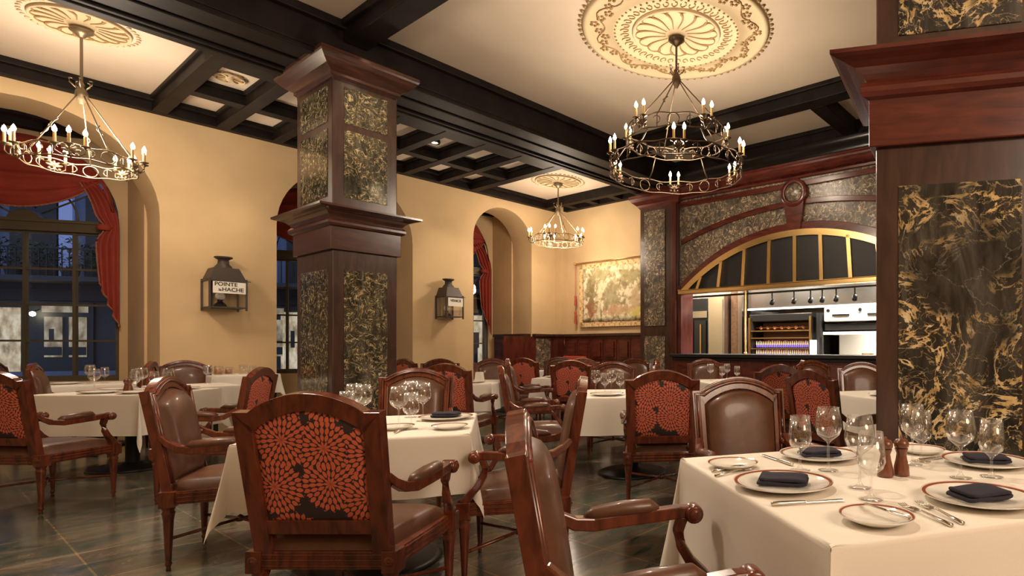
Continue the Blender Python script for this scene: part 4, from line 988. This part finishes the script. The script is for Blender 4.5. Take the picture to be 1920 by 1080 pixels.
CH = [(-1.44, 2.19, 0, 'nearest armchair, red chrysanthemum fabric back facing the camera'),
      (-2.97, 3.30, 66, 'brown leather armchair left of the nearest red-backed chair, turned right'),
      (-.77, 3.22, -103, 'brown leather armchair right of the middle table, turned left'),
      (-.375, 1.50, 75, 'armchair cut off at the bottom edge, seen side on beside the near table'),
      (.23, 3.06, 161, 'shiny brown leather armchair behind the near table, facing the camera'),
      (-2.22, 4.42, 165, 'brown leather armchair behind the middle table, facing the camera'),
      (-2.62, 5.95, 4, 'red-backed armchair just right of the leather chair behind the middle table'),
      (-.29, 4.24, -6, 'red-backed armchair standing clear on the floor right of centre'),
      (-3.78, 4.76, -106, 'red-backed armchair seen edge on behind the nearest chair, at its upper left'),
      (-5.02, 4.13, 2, 'red-backed armchair cut by the left edge of the photo'),
      (-7.05, 6.15, 50, 'dark leather armchair in front of the big window, seen side on'),
      (-8.28, 6.8, 56, 'small dark armchair at the far left edge before the window'),
      (-6.74, 6.86, -122, 'small dark armchair with round crest at the foot of the window arch'),
      (-6.60, 7.28, 142, 'brown leather armchair facing the camera under the large lantern'),
      (-4.40, 8.6, 25, 'tiny red-backed armchair just right of the middle pillar'),
      (-3.85, 8.35, 172, 'brown leather armchair behind the cluster of red backs by the pillar'),
      (-3.15, 8.6, 160, 'dark brown armchair back below the slim red drape'),
      (-2.86, 9.3, 12, 'small red-backed armchair in front of the corner marble slab'),
      (-2.42, 7.45, 72, 'dark armchair seen edge on between the two far tables'),
      (-1.76, 5.30, 70, 'armchair seen edge on left of the table with clustered glasses at centre'),
      (-1.69, 7.5, 0, 'round-crested red-backed armchair at the far centre table'),
      (-2.50, 9.98, 178, 'pale gleaming leather armchair below the tapestry wainscot'),
      (-1.90, 9.1, -14, 'small red-backed armchair half behind the round-crested red one'),
      (-1.02, 6.62, 172, 'dark leather armchair behind the glasses of the centre table'),
      (-1.0, 8.9, 150, 'armchair with silvery rim in front of the marble pier'),
      (-.70, 7.7, -100, 'narrow dark armchair edge on against the marble pier'),
      (.06, 8.40, 178, 'reddish leather armchair by the left end of the kitchen counter'),
      (1.24, 7.55, -75, 'dark armchair right of the table at the kitchen counter'),
      (.72, 5.62, -22, 'red-backed armchair behind the crest of the shiny leather chair'),
      (.90, 4.35, 58, 'narrow red-backed armchair just right of the shiny leather chair'),
      (1.80, 6.35, 182, 'leather armchair with silvery rim beside the near dark pillar'),
      (1.45, 7.3, 165, 'dark armchair against the kitchen counter front')]
for c in CH: chair(*c)

# ================================================================== TABLEWARE
def plate_mb(r):
    a = MB().lathe([(.001, .006), (r * .60, .006), (r * .66, .010), (r * .98, .020), (r, .0225), (r * .985, .0185), (r * .66, .005), (r * .58, 0), (.001, 0)], 40)
    b = MB().lathe([(r * .885, .0195), (r * .965, .0214), (r * .965, .0206), (r * .885, .0187)], 40)
    c = MB().lathe([(r * .885, .0192), (r * .965, .0209)], 40, cap=False); return a, b
def make_plate(name, r):
    a, b = plate_mb(r); o = a.build(name, 'china'); q = MB().lathe([(r * .915, .0188 + .0006), (r * .975, .0202 + .0010)], 44, cap=False).build('red_band', 'rim', o); return o
def glass_mb(hh, rb, rr, st):
    zs = hh * .47 if st else hh * .36
    return MB().lathe([(.001, .002), (.034, .002), (.036, .004), (.012, .008), (.0045, .02), (.004, zs - .012), (.008, zs - .002), (rb * .45, zs + .008), (rb * .82, zs + hh * .10), (rb, zs + hh * .20), (rb * .97, zs + hh * .32), (rr, hh), (rr - .001, hh), (rb * .95, zs + hh * .32), (rb * .975, zs + hh * .20), (rb * .78, zs + hh * .11), (.001, zs + .010)], 28, cap=False)
ZT = .766
protos = {}
protos['wine'] = glass_mb(.225, .047, .037, True).build('wine_glass', 'glass')
protos['water'] = glass_mb(.195, .041, .034, False).build('water_goblet', 'glass')
protos['plate'] = make_plate('dinner_plate', .155); protos['bread'] = make_plate('bread_plate', .092)
def napkin_mb():
    mb = MB()
    for zc, hx, hy, ox in ((.011, .070, .050, 0), (.021, .066, .047, .002)):
        vs = []; fs = []; n = 28; rows = [(-.005, .94), (-.0035, .985), (0, 1), (.003, .985), (.0045, .95), (.0048, .55), (.0050, .0001)]
        for dz, f in [(-.005, .0001)] + rows:
            for i in range(n):
                q = 2 * PI * i / n; c, d = math.cos(q), math.sin(q); x = hx * f * (abs(c) ** .28) * (1 if c > 0 else -1) + ox; y = hy * f * (abs(d) ** .28) * (1 if d > 0 else -1)
                vs.append((x, y, zc + dz + .0022 * math.sin(x * 60 + zc * 300) + .0015 * math.sin(y * 70)))
        m = len(rows) + 1
        for j in range(m - 1):
            for i in range(n): fs.append((j * n + i, j * n + (i + 1) % n, (j + 1) * n + (i + 1) % n, (j + 1) * n + i))
        mb.add(vs, fs, True)
    return mb
protos['napkin'] = napkin_mb().build('folded_napkin', 'napkin')
def fork_mb():
    mb = MB().tube([(0, 0, .004), (0, .05, .006), (0, .11, .009), (0, .135, .006)], [.0055, .004, .0028, .004], 8, sx=1.3)
    mb.box((-.011, .135, .004), (.011, .155, .007))
    for i in range(4): x = -.0095 + i * .0063; mb.tube([(x, .153, .0055), (x, .175, .003), (x, .198, .007)], [.0019, .0017, .001], 6)
    return mb
protos['fork'] = fork_mb().build('fork', 'silver')
k = MB().tube([(0, 0, .006), (0, .02, .006), (0, .085, .006), (0, .1, .006)], [.006, .0065, .005, .004], 8, sx=1.2); k.box((-.008, .1, .004), (.007, .215, .0065)); protos['knife'] = k.build('knife', 'silver', bevel=.002)
k = MB().tube([(0, 0, .005), (0, .06, .005), (0, .075, .005)], [.005, .005, .003], 8); k.box((-.007, .07, .004), (.006, .15, .006)); protos['butter'] = k.build('butter_knife', 'silver', bevel=.002)
def mill():
    t = thing('pepper_mill', 'm', 'pepper mill')
    MB().lathe([(.001, 0), (.026, 0), (.027, .006), (.025, .03), (.019, .055), (.016, .075), (.022, .09), (.022, .092)], 20).build('body', 'millwood', t)
    MB().lathe([(.020, .094), (.024, .098), (.025, .11), (.019, .122), (.006, .126), (.005, .132), (.001, .134)], 20).build('cap', 'millwood', t); return t
protos['mill'] = mill()
CATS = dict(wine='wine glass', water='water glass', plate='plate', bread='bread plate', napkin='napkin', fork='fork', knife='knife', butter='butter knife', mill='pepper mill')
used = set()
def put(kind, pos, rot=0, label='', group=None, z=None, s=1.0):
    if kind == 'napkin': s = 1.12
    o = protos[kind] if kind not in used else copy_tree(protos[kind]); used.add(kind)
    o.location = (pos[0], pos[1], ZT if z is None else z); o.rotation_euler = (0, 0, rot)
    if s != 1.0: o.scale = (s, s, s)
    if kind == 'mill' and 'salt' in label: o.name = 'salt_mill'
    tag(o, label, CATS[kind] if 'salt' not in label else 'salt mill', group); return o
# near table
P = [at(1468, 903, .782), at(1536, 851, .782), at(1836, 929, .782), at(1848, 863, .782)]
PL = ['on the left side of the near table', 'at the back of the near table before the shiny chair', 'at the front right of the near table', 'at the back right of the near table']
for i, p in enumerate(P):
    put('plate', p, 0, 'dinner plate with red band ' + PL[i], 'dinner plates on the near table')
    put('napkin', p, [-.25, .15, .35, -.1][i], 'navy napkin on the plate ' + PL[i].replace('before the shiny chair', ''), 'navy napkins on the near table', ZT + .007)
for q, l in ((at(1643, 968, .78), 'small bread plate with red rim at the front corner of the near table'), (at(1374, 869, .78), 'small bread plate at the left back corner of the near table'), (at(1728, 843, .78), 'small bread plate just behind the wooden mills')):
    put('bread', q, 0, l, 'bread plates on the near table')
def lay(kind, a, b, l, g, z=.766, dz=0):
    A, B = at(a[0], a[1], z + .004), at(b[0], b[1], z + .004); d = B - A; o = put(kind, A, math.atan2(d.y, d.x) - PI / 2, l, g, z + dz); return o
lay('knife', (1446, 946), (1604, 936), 'table knife in front of the left plate on the near table', 'knives on the near table')
lay('knife', (1486, 872), (1424, 851), 'table knife left of the back plate on the near table', 'knives on the near table')
lay('knife', (1722, 864), (1764, 857), 'table knife left of the back right plate on the near table', 'knives on the near table')
lay('fork', (1805, 981), (1696, 929), 'fork nearest the front right plate', 'forks on the near table')
lay('fork', (1784, 985), (1690, 945), 'fork beside the small front bread plate', 'forks on the near table')
lay('fork', (1336, 884), (1422, 868), 'upper fork behind the left plate', 'forks on the near table')
lay('fork', (1342, 892), (1446, 870), 'lower fork behind the left plate', 'forks on the near table')
lay('butter', (1706, 971), (1626, 944), 'butter knife laid across the small front bread plate', None, .79, -.002)
for k_, (x, y), l in (('water', (1500, 883), 'water goblet left of the tall wine glass at the back plate'), ('wine', (1553, 883), 'tall wine glass in front of the back plate'),
                      ('wine', (1612, 915), 'wine glass just behind the front centre goblet'), ('water', (1633, 937), 'front centre water goblet on the near table'),
                      ('wine', (1711, 872), 'large wine glass before the dark pillar, right of the mills'), ('water', (1727, 866), 'goblet hidden behind the large wine glass by the pillar'),
                      ('wine', (1801, 897), 'wine glass between the two right-hand plates'), ('water', (1859, 895), 'rightmost water goblet on the near table')):
    put(k_, at(x, y, ZT), 0, l, 'stemmed glasses on the near table')
put('mill', at(1660, 893, ZT), 0, 'left one of two turned wooden mills, holding salt', 'wooden mills on the near table')
put('mill', at(1690, 891, ZT), 0, 'right one of two turned wooden mills, for pepper', 'wooden mills on the near table')
# middle table
put('plate', at(836, 781, .782), 0, 'dinner plate at the right back of the middle table', 'plates on the middle table'); put('napkin', at(836, 779, .782), 0, 'navy napkin on the middle table plate', None, ZT + .007)
put('bread', at(843, 799, .78), 0, 'small bread plate before the dinner plate on the middle table', 'plates on the middle table'); put('bread', at(742, 800, .78), 0, 'bread plate partly behind the nearest chair', 'plates on the middle table')
lay('knife', (740, 812), (766, 800), 'knife on the middle table beside the nearest chair', None)
for k_, (x, y), l in (('wine', (748, 803), 'leftmost wine glass of the trio on the middle table'), ('water', (771, 805), 'front goblet of the glasses on the middle table'),
                      ('wine', (770, 783), 'rear wine glass of the trio on the middle table'), ('wine', (793, 790), 'rightmost wine glass of the trio on the middle table'),
                      ('water', (650, 800), 'goblet just above the crest of the nearest chair, left'), ('wine', (664, 792), 'middle glass just above the crest of the nearest chair'), ('wine', (681, 796), 'glass just above the crest of the nearest chair, right')):
    put(k_, at(x, y, ZT), 0, l, 'stemmed glasses on the middle table')
# farther tables
def dress(cx, cy, rot, where, gl, pl=(), ml=(), z=ZT, nap=()):
    c_, s_ = math.cos(rot), math.sin(rot)
    def W(a, b): return Vector((cx + c_ * a - s_ * b, cy + s_ * a + c_ * b, 0))
    ORD = ['leftmost', 'second from left', 'third from left', 'fourth from left', 'fifth from left', 'sixth from left', 'rightmost']
    def od(lst, i):
        o_ = sorted(range(len(lst)), key=lambda k: W(*lst[k]).x / W(*lst[k]).y).index(i); return ORD[-1] if o_ == len(lst) - 1 and o_ else ORD[o_]
    for i, (a, b) in enumerate(gl): put('wine' if i % 2 == 0 else 'water', W(a, b), 0, od(gl, i) + ' stemmed glass on ' + where, 'glasses on ' + where, z)
    for i, (a, b) in enumerate(pl): put('plate', W(a, b), 0, (od(pl, i) + ' ' if len(pl) > 1 else '') + 'dinner plate laid on ' + where, 'plates on ' + where, z)
    for i, (a, b) in enumerate(ml): put('mill', W(a, b), 0, (od(ml, i) + ' ' if len(ml) > 1 else '') + 'wooden mill standing on ' + where, 'mills on ' + where, z)
dress(-5.70, 5.72, 0, 'the table at left', [(-.28, -.10), (.02, .0), (.10, -.06), (.16, .06), (.34, .02), (.40, -.06), (-.1, .2)], [(-.30, .15), (.28, .22), (-.05, -.27), (.33, -.28)], [(.04, -.10), (.09, -.12)])
dress(-.66, 5.50, 0, 'the centre table', [(-.32, -.20), (-.26, -.05), (-.18, -.18), (-.12, -.02)], [(-.20, -.30), (.25, -.25)], [(.06, -.10)])
dress(-7.45, 6.98, RA - PI / 2, 'the table in the window arch', [(-.1, 0), (.05, .1), (.2, -.05)], [(0, -.22)])
dress(-3.05, 7.30, 0, 'the table right of the pillar', [(-.28, .0), (-.18, .1), (-.1, -.05)], [(.2, -.2)])
dress(-1.93, 8.55, 0, 'the cream table near the far wall', [(-.2, .1), (.1, .0)], [(-.2, -.2)])
dress(-3.55, 10.9, 0, 'the small far table', [(-.15, 0), (.0, .1)])
dress(.42, 7.5, 0, 'the table before the kitchen counter', [(-.30, -.05), (-.15, -.12), (-.08, .05), (.05, 0)], [(.1, -.2)])
dress(1.86, 5.35, 0, 'the table by the dark pillar', [(.1, .1), (.2, 0)], [(-.2, -.2)])
dress(-5.80, 6.72, 0, 'the shaded table under the arcade', [(-.1, .1)])
# folded card on the table right of the pillar
t = MB().prism([(-.05, 0), (.05, 0), (.035, .13), (-.035, .13)], -.04, .04).build('folded_cloth_card', 'cloth', loc=(-2.78, 7.15, ZT)); tag(t, 'upright folded cream napkin on the table right of the pillar', 'napkin')
amber = plain('amber_contents', (.45, .16, .04), .3)
for i, (a, b, hh, f) in enumerate([(-.25, -.05, .12, 1), (-.12, .04, .10, 1), (.02, -.02, .13, 0), (.14, .05, .11, 0)]):
    p = R(2.72 + a * 1.0, 9.62 + b); t = thing('glass_jar', ['amber jar at the left of the serving table', 'squat amber jar second from left on the serving table', 'clear tumbler jar in the middle of the serving table', 'clear jar at the right of the serving table'][i], 'jar', (p.x, p.y, ZT + .075), 0, 'jars on the serving table')
    MB().lathe([(.001, 0), (.05, 0), (.053, .01), (.05, hh), (.047, hh), (.047, .006), (.001, .006)], 20, cap=False).build('jar', 'glass', t)
    MB().lathe([(.001, .008), (.045, .008), (.045, hh * (.7 if f else .25)), (.001, hh * (.7 if f else .25))], 18).build('contents', amber if f else M_['candle'], t)

# ================================================================== THE STREET OUTSIDE
SR = math.radians(19); so = (-10.5, 17.5)
o = struct(MB().box((-30, -12, -.2), (25, .0, -.12)), 'street_pavement', 'pave', SR); o.location = (so[0], so[1], 0)
t = thing('street_building', 'slate-fronted building across the street with lit shop windows and balcony', 'building', (so[0], so[1], 0), SR)
MB().box((-22, 0, -.2), (22, .5, 3.0)).build('lower_wall', 'dark_ext', t)
MB().box((-22, 0.3, 3.0), (22, .8, 10)).build('upper_wall', 'ext_up', t)
MB().box((-22, -1.0, 2.9), (22, .3, 3.02)).build('balcony_slab', 'dark_ext', t)
MB().box((-22, -.08, 2.45), (22, 0, 2.75)).build('fascia', 'blackiron', t)
mb = MB().box((-22, -1.0, 3.70), (22, -.95, 3.74))
for i in range(300): x = -22 + i * .147; mb.box((x, -.98, 3.0), (x + .02, -.96, 3.7))
mb.build('balcony_railing', 'blackiron', t)
pale = plain('pale_pilaster', (.50, .55, .80), .8)
for i in range(16):
    x = -15.9 + i * 1.55; MB().box((x, .25, 3.1), (x + .95, .3, 5.3)).build('shutter_door', 'black', t); MB().box((x + 1.02, .2, 3.0), (x + 1.3, .32, 10)).build('pilaster', pale, t)
for i, x in enumerate([-11.6, -7.35, -2.9, 1.2]):
    fr = MB().box((x - .08, -.06, -.1), (x + 1.08, 0, 2.42)).build('door_frame', 'dark_ext', t)
    for k in range(2):
        a = x + .09 + k * .50; MB().box((a, -.09, .95), (a + .36, -.07, 2.02)).build('door_pane', 'litdim', fr); MB().box((a, -.10, 1.36), (a + .36, -.09, 1.40)).box((a, -.10, 1.0), (a + .36, -.09, 1.22)).box((a + .1, -.10, 1.4), (a + .2, -.09, 1.7)).build('door_rail', 'dark_ext', fr)
    MB().box((x + .04, -.09, 2.14), (x + .98, -.07, 2.36)).build('transom_light', 'litdim', fr)
for i, (x, wd) in enumerate([(-14.5, 1.6), (-9.9, 2.15), (-4.6, .8), (-2.0, .5), (2.6, 1.2), (6, 2)]):
    MB().box((x, -.07, .5), (x + wd, -.04, 2.25)).build('shop_window', 'litwin', t)
    MB().box((x + .1, -.09, .5), (x + wd - .4, -.07, 1.25)).box((x + wd * .5, -.09, 1.2), (x + wd * .7, -.07, 1.7)).build('shop_display', 'dark_ext', t)
MB().box((-22, -1.6, .42), (22, -1.5, .62)).box((-22, -1.55, -.1), (22, -1.5, .42)).build('low_wall', 'ext_up', t)
def shrub(x, label):
    rnd = random.Random(int(x * 10)); mb = MB()
    for i in range(420):
        a, b = rnd.random() * 2 * PI, rnd.random(); rr = .7 * rnd.random() ** .5; p = Vector((rr * math.cos(a), rr * .35 * math.sin(a), .2 + b * .9 * (1 - rr * .5)))
        d = Vector((rnd.uniform(-1, 1), rnd.uniform(-1, 1), rnd.uniform(-.5, .8))).normalized() * .14; s_ = Vector((rnd.uniform(-1, 1), rnd.uniform(-1, 1), 0)).normalized() * .03
        mb.add([p, p + d * .5 + s_, p + d, p + d * .5 - s_], [(0, 1, 2, 3)])
    o = thing('balcony_plant', label, 'plant', (so[0] + math.cos(SR) * x + math.sin(SR) * .5, so[1] + math.sin(SR) * x - math.cos(SR) * .5, 3.02), SR, 'leafy plants on the balcony across the street')
    mb.build('foliage', 'leaf', o); MB().lathe([(.14, 0), (.2, .25)], 14).build('pot', 'dark_ext', o)
for x, l in ((-7.6, 'balcony plant across the street, leftmost seen through the big window'), (-6.5, 'balcony plant across the street in the middle of the big window'), (-5.6, 'balcony plant across the street, rightmost in the big window')): shrub(x, l)
t = thing('street_lamp', 'small bright lamp on the building across the street', 'lamp', (so[0] + math.cos(SR) * -7.28, so[1] + math.sin(SR) * -7.28 - .3, 2.08), SR)
MB().ball((0, 0, 0), .06).build('bulb', 'bulb', t); MB().tube([(0, 0, .05), (0, .3, .15)], .015).build('bracket', 'blackiron', t)

d_ = thing('recessed_downlight', 'small dark downlight in a ceiling coffer right of the middle pillar', 'ceiling light', R(4.84, 8.50, ZA), RA)
MB().lathe([(.001, -.035), (.05, -.035), (.06, -.03), (.075, -.05), (.08, -.045), (.08, 0)], 20).build('housing', 'blackiron', d_)
MB().lathe([(.001, -.038), (.045, -.038)], 16, cap=False).build('lens', 'lampface', d_)
